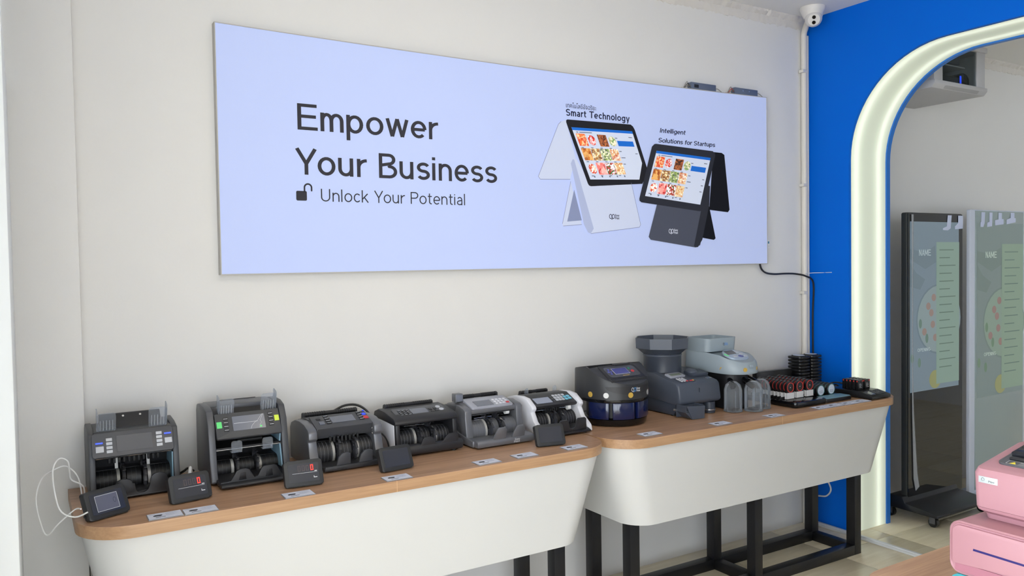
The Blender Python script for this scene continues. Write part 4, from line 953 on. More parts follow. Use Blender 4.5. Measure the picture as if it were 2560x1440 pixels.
# coin chute and bag tube
ch = B(); Mc = Tm(-1.285, -.375, 0) @ Rm(-6, 'Z')
for (a, c, d, e, f, g) in ((-.05, -.046, -.05, .02, .032, .062), (.046, .05, -.05, .02, .02, .06), (-.05, .05, .016, .02, .004, .062)): ch.box(a, c, d, e, f, g, 0, Mc)
ch.prism([(-.05, .03), (.05, .02), (.046, .0022), (-.02, .0022)], 'y', -.053, -.049, 0, Mc); ch.prism([(-.05, .062), (.05, .056), (.046, .0022), (-.02, .0022)], 'y', -.056, -.05, 0, Mc); ch.prism([(-.05, .032), (.05, .022), (.046, .0022), (-.02, .0022)], 'y', -.05, .018, 0, Mc)
ch.build('coin_chute', m_sl, p, of)
B().lathe([(.027, .052), (.027, .02), (.029, .018), (.029, .012), (.027, .010), (.027, .002), (.023, .002), (.023, .052)], -1.125, -.345, 26).build('bag_tube', m_sl2, p, of)
B().lathe([(.0275, .014), (.0295, .015), (.0295, .019), (.0275, .02)], -1.125, -.345, 26).build('clamp_ring', m_chrome, p, of)
B().cyl((-1.335, -.34, .035), (-1.335, -.352, .035), .005, 10).build('lock', m_chrome, p, of)

# --- pale grey coin sorter on clear tubes
m_pl = mat('pale_grey_blue_case', (152, 164, 172), .4, var=.01, scale=4)
cx, cy = -.942, -.26
p = empty('coin_sorter', (cx, cy, ZD), 'pale grey-blue coin sorter with clear tubes under its nose', 'coin sorter'); of = (-cx, -cy, 0)
def plan(w, yf, yb, r, n=8): # back square, front rounded
    return arc(cx + w - r, yf + r, r, r, -90, 0, n) + arc(cx + w - .02, yb - .02, .02, .02, 0, 90, 4) + arc(cx - w + .02, yb - .02, .02, .02, 90, 180, 4) + arc(cx - w + r, yf + r, r, r, 180, 270, n)
def ztop(y): return .27 if y > -.25 else .27 - (.27 - .215) * min(1, ((-.25 - y) / .18)) ** 1.4
low = plan(.1, -.43, -.1, .092)
B().loft([[(x, y, .17) for x, y in low], [(x, y, .178) for x, y in plan(.103, -.433, -.098, .094)], [(x, y, ztop(y) - .012) for x, y in plan(.101, -.425, -.1, .09)], [(x, y, ztop(y)) for x, y in plan(.094, -.412, -.106, .085)]]).build('case', m_pl, p, of)
hp0, hp1 = plan(.098, -.25, -.1, .025), plan(.1, -.256, -.098, .025)
inn = [(cx + (x - cx) * .93, -.175 + (y + .175) * .9) for x, y in hp1]
B().loft([[(x, y, .262) for x, y in hp0], [(x, y, .325) for x, y in hp1], [(x, y, .325) for x, y in inn], [(x, y, .27) for x, y in inn]], cap=True).build('hopper', m_pl, p, of)
M, L = slope_frame((-.412, .222), (-.272, .2715), cx); M = Tm(*of) @ M
cp = B().prism([(x, .082 + y) for x, y in arc(0, 0, .066, .058, 0, 360, 26)[:-1]], 'z', -.004, .0035, .001, M).build('control_panel', mat('silver_blue_panel', (176, 190, 204), .3, .3), p)
B().prism([(-.045, .085), (.015, .09), (.02, .125), (-.04, .125)], 'z', .003, .0045, 0, M).build('screen', m_scr, cp)
for (u, v, w, h, mm) in ((.02, .098, .026, .018, m_key), (.026, .075, .022, .016, m_key), (.0, .05, .03, .022, m_lcd), (-.03, .055, .022, .02, m_key), (.034, .053, .018, .014, m_key)): B().prism([(u + w / 2 + w / 2 * math.cos(t), v + h / 2 + h / 2 * math.sin(t)) for t in [2 * math.pi * i / 14 for i in range(14)]], 'z', .003, .005, 0, M).build('oval_key', mm, cp)
B().prism([(-.066, .09), (-.056, .07), (-.05, .075), (-.058, .1)], 'z', .003, .005, 0, M).build('green_light', m_green, cp)
Ml = Tm(*of) @ wall_frame((cx + .0, -.2575, .288), (0, -1, 0)); logo(p, Ml, .014, m_scr, m_lgb, c_sym2=m_lgb)
for a in (-172, -110, -62):
    c, s = math.cos(math.radians(a)), math.sin(math.radians(a)); q = (cx + .1015 * c + .0 , (-.335 if a != -172 else -.33) + .098 * s, .192)
    B().lathe([(0, .0012), (.0095, .0012), (.01, 0)], n=18, M=Tm(*of) @ wall_frame(q, (c, s, 0))).build('coin_sticker', m_gold, p)
B().box(cx - .008, cx + .012, -.4335, -.428, .2, .214, .001).build('latch', m_pl, p, of)
B().loft([[(x, y, z) for x, y in plan(.07, -.38, -.13, .06)] for z in (.004, .17)]).build('core', m_in, p, of)
for k in range(4): B().cyl((cx - .05 + .1 * (k % 2), -.16 - .17 * (k // 2), 0), (cx - .05 + .1 * (k % 2), -.16 - .17 * (k // 2), .006), .012, 10).build('foot', m_rub, p, of)
m_tub = clear('clear_tube', (240, 243, 246), .1, .05, (214, 218, 224))
for (x, y) in ((-1.02, -.392), (-.935, -.436), (-.855, -.412)):
    a = math.atan2(y + .26, x - cx); c, s = math.cos(a), math.sin(a)
    b = B(); b.lathe([(.041, .003), (.041, .1), (.034, .125), (.018, .138)], x, y, 22)
    t = b.build('tube', m_tub, p, of, label='clear coin tube')
    B().lathe([(0, .003), (.0435, .003), (.0435, .006), (0, .006)], x, y, 22).build('tube_floor', m_tub, t, of)
    B().box(x - .018, x + .018, y - .018, y + .018, .003, .016, .002).build('tube_foot', m_in, t, of)
    for d in (-.9, .0, .9): q = a + d; B().cyl((x + .041 * math.cos(q), y + .041 * math.sin(q), .003), (x + .041 * math.cos(q), y + .041 * math.sin(q), .1), .0025, 6).build('tube_rib', m_tub, t, of)
    B().cyl((x, y, .112), (cx + .06 * c, -.26 + .06 * s, .165), .013, 12).build('coin_guide', m_blackgloss, p, of)

# ------------------------------------------------------------------ guest pagers and their docks
m_ring = mat('red_ring', (206, 66, 60), .4); m_pg = mat('pager_black', (22, 22, 24), .3); m_lab = mat('white_paper_label', (214, 212, 212), .7); m_teal = mat('dusty_teal', (112, 152, 168), .45); m_tealrim = mat('teal_rim', (70, 120, 126), .45); m_pale = mat('pale_disc', (200, 208, 222), .5)
ORD = ['frontmost', 'second from front', 'third from front', 'fourth from front', 'fifth from front', 'sixth from front', 'seventh from front', 'eighth from front', 'rearmost']
# black dock with red-ringed pagers
d = empty('pager_dock', (-.6315, -.335, ZD), 'black charging dock holding red-ringed pagers beside the clear tubes', 'charging dock'); of = (.6315, .335, 0)
B().prism(rrect(-.745, -.518, -.52, -.14, .018), 'z', .002, .028, .004).build('base', m_blackgloss, d, of)
for r in range(9): B().box(-.735, -.528, -.4245 + r * .022 + .0045, -.4245 + r * .022 + .0065, .028, .04).build('divider', m_pg, d, of)
for x in (-.72, -.54):
    for y in (-.49, -.17): B().cyl((x, y, 0), (x, y, .003), .01, 10).build('foot', m_rub, d, of)
def make_pager():
    p = empty('guest_pager', (0, 0, 0))
    o = [(-.026, 0), (.026, 0), (.026, .058)] + arc(0, .058, .026, .027, 0, 180, 12)
    B().prism(o, 'y', -.0065, .0065, .0015).build('body', m_pg, p)
    M = Matrix(((1, 0, 0, 0), (0, 0, -1, -.0068), (0, 1, 0, .056), (0, 0, 0, 1))); b = B(); ring2d(b, M, 0, 0, .0235, .0245, .003)
    bb = B(); bb.lathe([(.0205, 0), (.0238, 0), (.0238, .0012), (.0205, .0012), (.0205, 0)], n=26, M=M); bb.build('ring', m_ring, p)
    B().box(-.0255, .0255, -.0071, -.0066, .002, .031).build('paper_label', m_lab, p)
    B().box(-.0262, -.0258, -.0055, .0055, .002, .031).build('side_label', m_lab, p)
    b = B(); b.box(-.003, .003, -.0069, -.0066, .0545, .0565); b.box(-.001, .001, -.0069, -.0066, .053, .058); b.build('printed_star', m_line, p)
    return p
proto = make_pager(); first = True
for ci, (x, cn) in enumerate(((-.683, 'left'), (-.615, 'middle'), (-.543, 'right'))):
    for r in range(9):
        o = proto if first else copy_tree(proto); first = False
        o.location = (x, -.432 + r * .022, ZD + .0285)
        tag(o, 'black pager with red ring, %s in %s column of black dock' % (ORD[r], cn), 'pager', 'red-ringed pagers')
# teal dock with round pagers
d = empty('pager_dock', (-.415, -.33, ZD), 'black and teal charging dock holding round pale-faced pagers', 'charging dock'); of = (.415, .33, 0)
B().prism(rrect(-.512, -.318, -.512, -.16, .014), 'z', .002, .02, .003).build('base', m_pg, d, of); B().prism(rrect(-.508, -.322, -.508, -.44, .012), 'z', .0195, .0225, .001).build('teal_plate', m_teal, d, of)
for x in (-.49, -.34):
    for y in (-.49, -.19): B().cyl((x, y, 0), (x, y, .003), .01, 10).build('foot', m_rub, d, of)
def make_round():
    p = empty('round_pager', (0, 0, 0)); Mx = Tm(0, 0, .029) @ Rm(90, 'X')
    B().lathe([(0, -.008), (.029, -.008), (.031, -.005), (.031, .005), (.029, .008), (0, .008)], n=30, M=Mx).build('body', m_pg, p)
    b = B(); b.lathe([(0, .0082), (.0265, .0082), (.027, .008)], n=30, M=Mx); b.build('rim_print', m_tealrim, p)
    b = B(); b.lathe([(0, .0086), (.0225, .0086), (.023, .0082)], n=30, M=Mx); f = b.build('face', m_pale, p)
    b = B()
    for k, (u, w) in enumerate(((-.014, .026), (-.015, .028), (-.011, .022))): b.box(u, u + w, -.0092, -.0086, .026 - k * .005, .0272 - k * .005)
    b.build('face_print', m_scr2, f)
    return p
proto = make_round(); first = True
for ci, (x, cn) in enumerate(((-.456, 'left'), (-.376, 'right'))):
    for r in range(9):
        o = proto if first else copy_tree(proto); first = False
        o.location = (x, -.428 + r * .0215, ZD + .0186)
        tag(o, 'round pager with pale face, %s in %s column of teal dock' % (ORD[r], cn), 'pager', 'round pagers')
# small keypad dock with slim box pagers
d = empty('pager_dock', (-.19, -.47, ZD), 'black keypad dock with slim black pagers at the right desk end', 'charging dock'); of = (.19, .47, 0)
B().prism([(-.34, .003), (-.34, .034), (-.505, .036), (-.52, .036), (-.583, .022), (-.59, .018), (-.59, .003)], 'x', -.27, -.122, .004).build('base', m_pg, d, of)
M, L = slope_frame((-.581, .0226), (-.522, .0357), -.19); M = Tm(*of) @ M
for r in range(4):
    for c in range(5): B().box(-.022 + c * .0165, -.010 + c * .0165, .006 + r * .0135, .015 + r * .0135, 0, .0025, .001, M).build('key', m_dk2, d)
B().box(-.068, -.03, .008, .05, 0, .001, 0, M).build('screen', m_scr, d)
for x in (-.255, -.13):
    for y in (-.57, -.36): B().cyl((x, y, 0), (x, y, .004), .008, 10).build('foot', m_rub, d, of)
def make_slim():
    p = empty('slim_pager', (0, 0, 0)); B().box(-.02, .02, -.0072, .0072, 0, .05, .002).build('body', m_pg, p)
    b = B()
    for k in range(4): b.box(-.012, .002 + (k % 2) * .006, -.0076, -.0071, .030 - k * .006, .0318 - k * .006)
    b.build('printed_words', m_line, p); B().box(.008, .016, -.0078, -.007, .042, .047).build('red_light', m_ring, p); B().box(-.0206, -.0199, -.003, .003, .040, .047).build('red_light', m_ring, p)
    return p
proto = make_slim(); first = True
for ci, (x, cn) in enumerate(((-.232, 'left'), (-.178, 'right'))):
    for r in range(5):
        o = proto if first else copy_tree(proto); first = False
        o.location = (x, -.492 + r * .0195, ZD + .0363)
        tag(o, 'slim black box pager, %s in %s column of keypad dock' % (ORD[r] if r < 4 else ORD[8], cn), 'pager', 'slim box pagers')
# two stacks of square coaster pagers at the wall
def make_coaster():
    p = empty('coaster_pager', (0, 0, 0)); B().prism(rrect(-.044, .044, -.044, .044, .016), 'z', 0, .0125, .0035).build('body', m_pg, p)
    B().prism(rrect(-.03, .03, -.03, .03, .012), 'z', .0120, .0163).build('spacer', m_rub, p)
    b = B(); b.lathe([(0, .0166), (.031, .0166), (.0315, .0163)], n=26); b.build('top_disc', m_pale, p)
    return p
proto = make_coaster(); first = True
SN = ['lowest', 'second from bottom', 'third from bottom', 'fourth from bottom', 'fifth from bottom', 'sixth from bottom', 'third from top', 'second from top', 'topmost']
for (x, y, sn) in ((-.2475, -.137, 'left'), (-.1495, -.137, 'right')):
    d = empty('coaster_charger', (x, y, ZD), 'low black charging base under the %s stack of coaster pagers' % sn, 'charging dock', 'coaster chargers')
    B().prism(rrect(-.047, .047, -.047, .047, .014), 'z', .003, .026, .003).build('base', m_pg, d)
    for k in range(4): B().cyl((.035 * (-1) ** k, .035 * (-1) ** (k // 2), 0), (.035 * (-1) ** k, .035 * (-1) ** (k // 2), .004), .006, 8).build('foot', m_rub, d)
    for r in range(9):
        o = proto if first else copy_tree(proto); first = False
        o.location = (x, y, ZD + .0262 + r * .0172)
        tag(o, 'square black coaster pager, %s in %s stack by blue wall' % (SN[r], sn), 'pager', 'stacked coaster pagers')
d = empty('charging_box', (-.435, -.125, ZD), 'long low black box standing behind the red-ringed pagers', 'box'); of = (.435, .125, 0)
B().box(-.575, -.302, -.137, -.107, .003, .113, .003).build('case', m_pg, d, of); B().box(-.571, -.306, -.134, -.11, .113, .1145).build('top_strip', m_dk2, d, of)
for x in (-.55, -.33): B().box(x - .01, x + .01, -.135, -.109, 0, .004).build('foot', m_rub, d, of)
# ------------------------------------------------------------------ price tags
m_acr = clear('acrylic_tag', (248, 249, 252), .35, .08, (226, 229, 238)); m_pap = mat('tag_paper', (216, 219, 232), .6); m_grt = mat('tag_grey_print', (168, 172, 188), .6); m_drk = mat('tag_picture', (62, 64, 72), .6)
TAGS = [(-3.470, -.561, 0, 'price tag nearest the desk corner, left one of a touching pair'), (-3.376, -.566, 0, 'price tag in the touching pair, right one, under the red-zero display'),
        (-3.093, -.570, 0, 'price tag below the red-zero display of the graphite counter'), (-2.765, -.566, 0, 'price tag below the blank display before the pale-sided black counter'),
        (-2.42, -.556, 2, 'price tag at the desk edge before the pewter grey counter, left one'), (-2.26, -.552, 1, 'price tag at the desk edge before the pewter grey counter, right one'),
        (-2.04, -.552, 0, 'price tag on the rounded right corner of the left desk'), (-1.654, -.540, 0, 'price tag before the black round coin sorter'),
        (-1.273, -.556, 0, 'price tag before the slate octagonal-hopper coin counter'), (-.957, -.572, 0, 'price tag before the pale grey-blue coin sorter'),
        (-.628, -.567, 0, 'price tag in the strip of four, leftmost, below the black dock'), (-.532, -.565, 0, 'price tag in the strip of four, second from the left'), (-.43, -.569, 0, 'price tag in the strip of four, second from the right'), (-.335, -.569, -3, 'price tag in the strip of four, rightmost, near the keypad dock')]
def make_tag():
    p = empty('price_tag', (0, 0, 0))
    B().box(-.046, .046, -.028, .028, 0, .0028, .0006).build('acrylic_sleeve', m_acr, p)
    c = B().box(-.044, .044, -.026, .026, .0029, .0032).build('paper_card', m_pap, p)
    B().prism([(-.03, -.004), (-.012, -.006), (-.006, .002), (-.008, .008), (-.024, .010), (-.031, .004)], 'z', .0032, .0034).build('printed_picture', m_drk, c)
    B().box(-.026, .0, -.017, -.0135, .0032, .0034).build('printed_price', m_drk, c)
    b = B()
    for k in range(6): b.box(.002, .036 - (k % 3) * .005, .016 - k * .0045, .0172 - k * .0045, .0032, .0034)
    o = b.build('printed_lines', m_grt, c); o['kind'] = 'stuff'
    B().box(-.04, -.024, .016, .0185, .0032, .0034).build('printed_heading', m_grt, c)
    return p
proto = make_tag()
for i, (x, y, rz, lab) in enumerate(TAGS):
    o = proto if i == 0 else copy_tree(proto)
    o.location = (x, y, ZD); o.rotation_euler = (0, 0, math.radians(rz)); tag(o, lab, 'price tag', 'price tags on the desks')

# ------------------------------------------------------------------ cables on and behind the desks
def cable(name, pts, r, m, label, sm=5): return tag(B().tube(pts, r, 8, sm).build(name, m), label, 'cable')
m_wc = mat('white_cable', (228, 228, 226), .45)
cable('usb_cable', [(-3.676, -.512, .843), (-3.69, -.49, .838), (-3.73, -.47, .80), (-3.757, -.44, .765), (-3.772, -.42, .80), (-3.78, -.4, .86), (-3.765, -.36, .905), (-3.735, -.31, .915), (-3.70, -.29, .918), (-3.67, -.29, .88), (-3.66, -.28, .81)], .002, m_wc, 'white cable looping out over the desk corner')
cable('usb_cable', [(-3.66, -.515, .832), (-3.69, -.50, .82), (-3.722, -.48, .835), (-3.735, -.46, .88), (-3.738, -.43, .94), (-3.722, -.40, .965), (-3.70, -.39, .955), (-3.695, -.37, .92), (-3.69, -.35, .89), (-3.66, -.33, .862), (-3.655, -.29, .815)], .0022, m_wc, 'white cable standing up in a tall loop at the column')
cable('usb_cable', [(-3.372, -.38, .862), (-3.362, -.33, .872), (-3.35, -.27, .85), (-3.335, -.2, .82), (-3.33, -.15, .806)], .005, m_wc, 'short white cable behind the red-zero display')
cable('power_cable', [(-3.37, -.13, .806), (-3.35, -.14, .82), (-3.335, -.12, .822), (-3.315, -.11, .808)], .004, m_black, 'short black cable between the first two banknote counters')
cable('power_cable', [(-2.82, -.1, .955), (-2.77, -.095, .972), (-2.72, -.10, .968), (-2.69, -.13, .94), (-2.678, -.16, .89), (-2.673, -.17, .84), (-2.67, -.14, .806)], .0045, m_black, 'black cable arching over the graphite counter')
cable('power_cable', [(-2.69, -.2, .885), (-2.668, -.21, .87), (-2.662, -.24, .85), (-2.665, -.27, .82), (-2.672, -.3, .805)], .003, m_black, 'thin black cable hanging beside the pale-sided black counter')
cable('power_cable', [(-.70, -.105, .806), (-.68, -.1, .86), (-.65, -.095, .91), (-.61, -.095, .93), (-.57, -.095, .925), (-.54, -.095, .905)], .0055, m_black, 'black cable arching behind the long low black box')
cable('power_cable', [(-.10, -.2, .806), (-.09, -.22, .826), (-.07, -.26, .83), (-.055, -.3, .818), (-.06, -.33, .808), (-.09, -.33, .806), (-.11, -.3, .81), (-.1, -.26, .822), (-.08, -.23, .812)], .004, m_black, 'coil of black cable at the foot of the blue wall')
cable('power_cable', [(-3.64, -.05, .62), (-3.635, -.06, .4), (-3.62, -.07, .25), (-3.63, -.07, .1), (-3.6, -.09, .008)], .006, m_black, 'dark cable hanging under the left desk')
cable('network_cable', [(-.006, -.03, .155), (-.006, -.077, .163), (-.006, -.125, .174), (-.006, -.153, .212), (-.006, -.14, .25), (-.006, -.10, .29), (-.006, -.08, .33)], .0045, m_wc, 'white cable loop under the right desk against the blue wall')

# ------------------------------------------------------------------ next room: wall cabinet
m_cabw = mat('cabinet_grey', (196, 195, 197), .45); m_perf = mat('vent_holes', (60, 60, 62), .7)
c = empty('network_cabinet', (.745, -.0, 2.427), 'grey wall-mounted network cabinet with a glass door seen through the arch', 'cabinet'); of = (-.745, 0, -2.427)
x0, x1, y0, y1, z0, z1 = .49, 1.02, -.45, -.0, 2.427, 2.70
B().prism([(y0 + .02, z0), (y0, z0 + .022), (y0, z0 + .042), (y1, z0 + .042), (y1, z0)], 'x', x0, x1, .003).build('bottom_tray', m_cabw, c, of)
B().prism([(y0, z1), (y0, z1 - .03), (y1, z1 - .03), (y1, z1)], 'x', x0, x1, .003).build('top_tray', m_cabw, c, of)
for (a, e) in ((x0 + .012, x0 + .095), (x1 - .09, x1 - .006)): B().box(a, e, y0 + .012, y0 + .03, z0 + .044, z1 - .03, .001).build('door_stile', m_cabw, c, of)
B().box(x0 + .008, x0 + .012, y0 + .03, y1, z0 + .042, z1 - .03).build('side_panel', m_cabw, c, of); B().box(x1 - .012, x1 - .008, y0 + .03, y1, z0 + .042, z1 - .03).build('side_panel', m_cabw, c, of); B().box(x0 + .01, x1 - .01, y1 - .012, y1, z0 + .04, z1 - .03).build('back_panel', m_cabw, c, of)
B().box(x0 + .095, x1 - .09, y0 + .018, y0 + .022, z0 + .044, z1 - .03).build('glass_door', clear('smoked_glass', (232, 236, 236), .02, .05, (120, 124, 126), .2), c, of)
B().box(x0 + .085, x0 + .1, y0 + .006, y0 + .018, z0 + .17, z0 + .21, .004).build('lock', m_chrome, c, of)
b = B(); M = Tm(*of) @ slope_frame((y0 + .02, z0), (y0, z0 + .022))[0]
for k in range(40):
    for r in range(4): x = x0 + .11 + k * .0085 + (r % 2) * .004; b.box(x - .0016, x + .0016, .005 + r * .0055, .0082 + r * .0055, -.0001, .0004, 0, M)
o = b.build('vent_hole', m_perf, c); o['kind'] = 'stuff'
B().cyl((x0 - .0006, y0 + .12, z0 + .022), (x0 + .002, y0 + .12, z0 + .022), .005, 10).build('bolt', m_black, c, of)
p = empty('network_switch', (.71, -.3, z0 + .165), 'dark network device on the upper shelf inside the wall cabinet', 'network device'); B().box(-.12, .11, -.1, .1, 0, .055, .003).build('case', m_dk, p); B().box(-.17, .2, -.08, .2, -.008, -.001).build('shelf', m_cabw, p)
p = empty('router', (.8, -.3, z0 + .0425), 'black router with a blue light at the bottom of the wall cabinet', 'router'); B().box(-.19, .11, -.1, .1, 0, .05, .004).build('case', m_blk, p); B().prism(arc(.06, .04, .06, .04, 0, 180, 10) + [(0, 0), (.12, 0)], 'y', -.1, .1, .003).build('hump', m_blackgloss, p); B().box(.02, .034, -.1025, -.1, .018, .06).build('blue_light', mat('blue_light', (30, 70, 250), .4, emit=1.5), p)

# ------------------------------------------------------------------ next room: two signage kiosks
m_khs = mat('kiosk_dark_metal', (66, 68, 66), .4, .4); m_kbl = mat('kiosk_black_glass', (8, 8, 9), .03, spec=.8, coat=.3)
def scr(name, c, e=.5, r=.08): return mat('screen_' + name, c, r, emit=e, ec=c, spec=.8)
def poster(p, of, xa, xb, za, zb, y, cols):
    """menu picture shown on the screen; xa..xb, za..zb its corners"""
    w, h = xb - xa, zb - za
    def P(u, v): return (xa + u * w, za + v * h)
    def fl(pts, k): b = B(); b.poly([(P(*q)[0], y - .0006 * k, P(*q)[1]) for q in pts]); return b
    bg, pan, plate, line, tx, food1, leaf = cols
    sc = fl([(0, 0), (1, 0), (1, 1), (0, 1)], 0).build('screen', bg, p, of)
    def el(cu, cv, ru, rv, k, m, nm, a0=0, a1=360):
        f = B(); f.poly([(P(cu + ru * math.cos(t), cv + rv * math.sin(t))[0], y - .0006 * k, P(cu + ru * math.cos(t), cv + rv * math.sin(t))[1]) for t in [math.radians(a0 + (a1 - a0) * i / 30) for i in range(31 if a1 - a0 < 360 else 30)]]); f.build(nm, m, sc, of)
    for q in ([(0, .84), (.3, .82), (.5, .86), (.52, .76), (.3, .72), (0, .78)], [(0, .76), (.12, .7), (.3, .66), (.2, .6), (0, .62)]): fl(q, 1).build('napkin', line, sc, of)
    el(.58, .42, .46, .21, 1, line, 'plate_edge'); el(.585, .42, .44, .2, 2, plate, 'plate')
    for (u, v) in ((.47, .55), (.42, .46), (.45, .39), (.28, .35), (.5, .31), (.36, .5)): el(u, v, .045, .022, 3, food1, 'topping')
    for (u, v) in ((.2, .4), (.33, .31), (.55, .47), (.04, .2), (.18, .17)): el(u, v, .03, .028, 3, leaf, 'leaf')
    el(.5, .06, .12, .055, 3, scr('lemon', (132, 134, 90), .4), 'lemon')
    fl([(.52, .03), (1, .03), (1, .88), (.52, .88)], 4).build('menu_panel', pan, sc, of)
    b = B()
    for k in range(16):
        v = .83 - k * .047; q = [(.58, v), (.58 + (.3, .22, .34, .26)[k % 4], v), (.58 + (.3, .22, .34, .26)[k % 4], v + .006), (.58, v + .006)]; b.poly([(P(*t)[0], y - .0006 * 5, P(*t)[1]) for t in q])
    o = b.build('menu_lines', scr('menu_text', (84, 102, 94), .5), sc, of); o['kind'] = 'stuff'
    Mx = Matrix(((1, 0, 0, 0), (0, 0, -1, 0), (0, 1, 0, 0), (0, 0, 0, 1)))
    q = P(.17, .8); lettering('NAME', .13, Tm(q[0], y - .003, q[1]) @ Mx, .24 * w, .036 * h).build('lettering', tx, sc, of)
    q = P(.14, .235); lettering('OPENING', .13, Tm(q[0], y - .003, q[1]) @ Mx, .26 * w, .02 * h).build('lettering', tx, sc, of)
k1 = empty('signage_kiosk', (.78, -.25, 0), 'black floor-standing signage kiosk on a caster base showing a dim menu', 'kiosk'); of = (-.78, .25, 0)
xa, xb, yf = .495, 1.055, -.285
B().prism(rrect(xa, xb, .075, 1.752, .012), 'y', yf, yf + .036, .004).build('casing', m_khs, k1, of)
B().prism(rrect(xa + .004, xb - .004, .08, 1.748, .010), 'y', yf - .004, yf + .002).build('front_glass', m_kbl, k1, of)
poster(k1, of, xa + .02, xb - .045, .72, 1.70, yf - .005, (scr('slate', (96, 110, 120), .62), scr('mint', (108, 128, 118), .62), scr('plate', (110, 124, 126), .62), scr('shade', (90, 104, 112), .6), scr('pale', (150, 164, 168), .5), scr('berry', (124, 108, 102), .55), scr('leaf', (88, 110, 100), .5)))
B().prism([(-.49, .07), (-.475, .078), (-.3, .098), (-.285, .13), (-.2, .13), (-.16, .09), (-.16, .06), (-.49, .055)], 'x', .45, .99, .004).build('base', mat('kiosk_base_black', (26, 27, 32), .35), k1, of)
m_cas = mat('caster_black', (18, 18, 19), .4)
for x in (.475, .965):
    for y in (-.455, -.2):
        w = B().cyl((x - .012, y, .026), (x + .012, y, .026), .026, 18).build('caster', m_cas, k1, of)
        f = B(); f.box(x - .018, x - .014, y - .016, y + .016, .02, .058); f.box(x + .014, x + .018, y - .016, y + .016, .02, .058); f.box(x - .018, x + .018, y - .018, y + .018, .054, .062); f.build('fork', m_dk2, w, of)
b = B(); b.prism([(xa + .03, 1.74), (xa + .048, 1.74), (xa + .042, 1.4), (xa + .04, .9), (xa + .05, .6), (xa + .085, .25), (xa + .105, .17), (xa + .07, .15), (xa + .05, .22), (xa + .037, .6), (xa + .034, 1.0), (xa + .034, 1.5)], 'y', yf - .011, yf - .008); b.build('protective_film', clear('loose_film', (236, 238, 240), .22, .12, (220, 222, 226)), k1, of, label='loose strip of clear protective film')
m_reflect = mat('pale_reflection', (206, 214, 240), .4)  # reflections of lit letters on the kiosk glass, modelled as flat pale pieces
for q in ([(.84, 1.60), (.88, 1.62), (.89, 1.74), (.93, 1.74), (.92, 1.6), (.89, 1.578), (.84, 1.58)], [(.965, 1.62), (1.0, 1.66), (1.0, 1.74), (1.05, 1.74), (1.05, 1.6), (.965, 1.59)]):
    B().prism([(x, 1.742 - (1.742 - z) * .55) for x, z in q], 'y', yf - .0075, yf - .0065).build('painted_reflection', m_reflect, k1, of)
k2 = empty('signage_kiosk', (1.35, -.25, 0), 'white signage kiosk showing a greenish menu at the right edge', 'kiosk'); of = (-1.35, .25, 0)
xa, xb = 1.14, 1.78
m_kw = mat('kiosk_white', (206, 212, 226), .4)
B().prism(rrect(xa, xb, .03, 1.782, .006), 'y', yf, yf + .022, .003).build('casing', m_kw, k2, of); B().box(xa + .055, xb - .02, yf - .004, yf + .002, .05, 1.775, .001).build('front_glass', mat('kiosk_pale_glass', (158, 172, 172), .05, spec=.8), k2, of)
poster(k2, of, xa + .07, xb - .03, .62, 1.70, yf - .005, (scr('moss', (98, 110, 108), .6), scr('sage', (108, 126, 110), .6), scr('plate2', (108, 124, 112), .6), scr('shade2', (93, 106, 102), .57), scr('pale2', (156, 170, 160), .5), scr('berry2', (124, 102, 96), .5), scr('leaf2', (90, 112, 92), .5)))
B().box(xa - .03, xb + .03, yf - .06, yf + .1, .003, .03, .004).build('base', m_kw, k2, of)
for x in (xa + .02, xb - .02): B().cyl((x, yf + .02, 0), (x, yf + .02, .004), .02, 10).build('foot', m_rub, k2, of)
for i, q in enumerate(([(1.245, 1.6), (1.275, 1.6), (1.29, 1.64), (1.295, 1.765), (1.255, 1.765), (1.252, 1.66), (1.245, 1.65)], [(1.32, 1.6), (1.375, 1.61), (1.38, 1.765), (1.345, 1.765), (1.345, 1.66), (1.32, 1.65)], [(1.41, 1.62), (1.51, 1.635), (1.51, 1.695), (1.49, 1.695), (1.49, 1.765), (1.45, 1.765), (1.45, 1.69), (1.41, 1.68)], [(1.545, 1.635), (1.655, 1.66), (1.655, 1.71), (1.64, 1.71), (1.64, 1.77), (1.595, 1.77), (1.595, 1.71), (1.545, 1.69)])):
    B().prism([(x, 1.768 - (1.768 - z) * .55) for x, z in q], 'y', yf - .0075, yf - .0065).build('painted_reflection', m_reflect, k2, of)  # letter reflections put on the white kiosk as flat pieces too
cable('power_cable', [(.33, -.02, 1.25), (.335, -.02, 1.1), (.36, -.02, 1.02), (.43, -.02, .88), (.46, -.04, .76), (.47, -.06, .65)], .006, m_black, 'black cable hanging on the far wall beside the black kiosk')

# ------------------------------------------------------------------ foreground table with printers
t = empty('display_table', (-1.4, -2.5, 0), 'wood-topped table in the right foreground carrying the pink printers', 'table'); of = (1.4, 2.5, 0)
o = rrect(-2.3, -.6, -3.3, -1.905, .12, 10)
w = B().prism(o, 'z', .798, .8).build('worktop', m_top, t, of); B().prism(o, 'z', .764, .798).build('edge_band', m_edge, w, of)
i0, i1 = rrect(-2.18, -.72, -3.2, -2.03, .08, 8), rrect(-2.26, -.64, -3.27, -1.94, .1, 8)
B().loft([[(x, y, .44) for x, y in i0], [(x, y, .764) for x, y in i1]]).build('front_panel', m_body, t, of)
for x in (-2.1, -.85):
    for y in (-3.1, -2.16): B().box(x, x + .05, y, y + .05, 0, .44, .002).build('leg', m_steel, t, of)
m_pk = mat('pink_case', (172, 126, 136), .45, var=.006, scale=6); m_pkd = mat('pink_inner', (160, 104, 120), .45); m_ind = mat('indigo_slot', (22, 10, 96), .5); m_tq = mat('turquoise_case', (72, 168, 178), .4); m_tqd = mat('turquoise_dark', (40, 140, 160), .45)
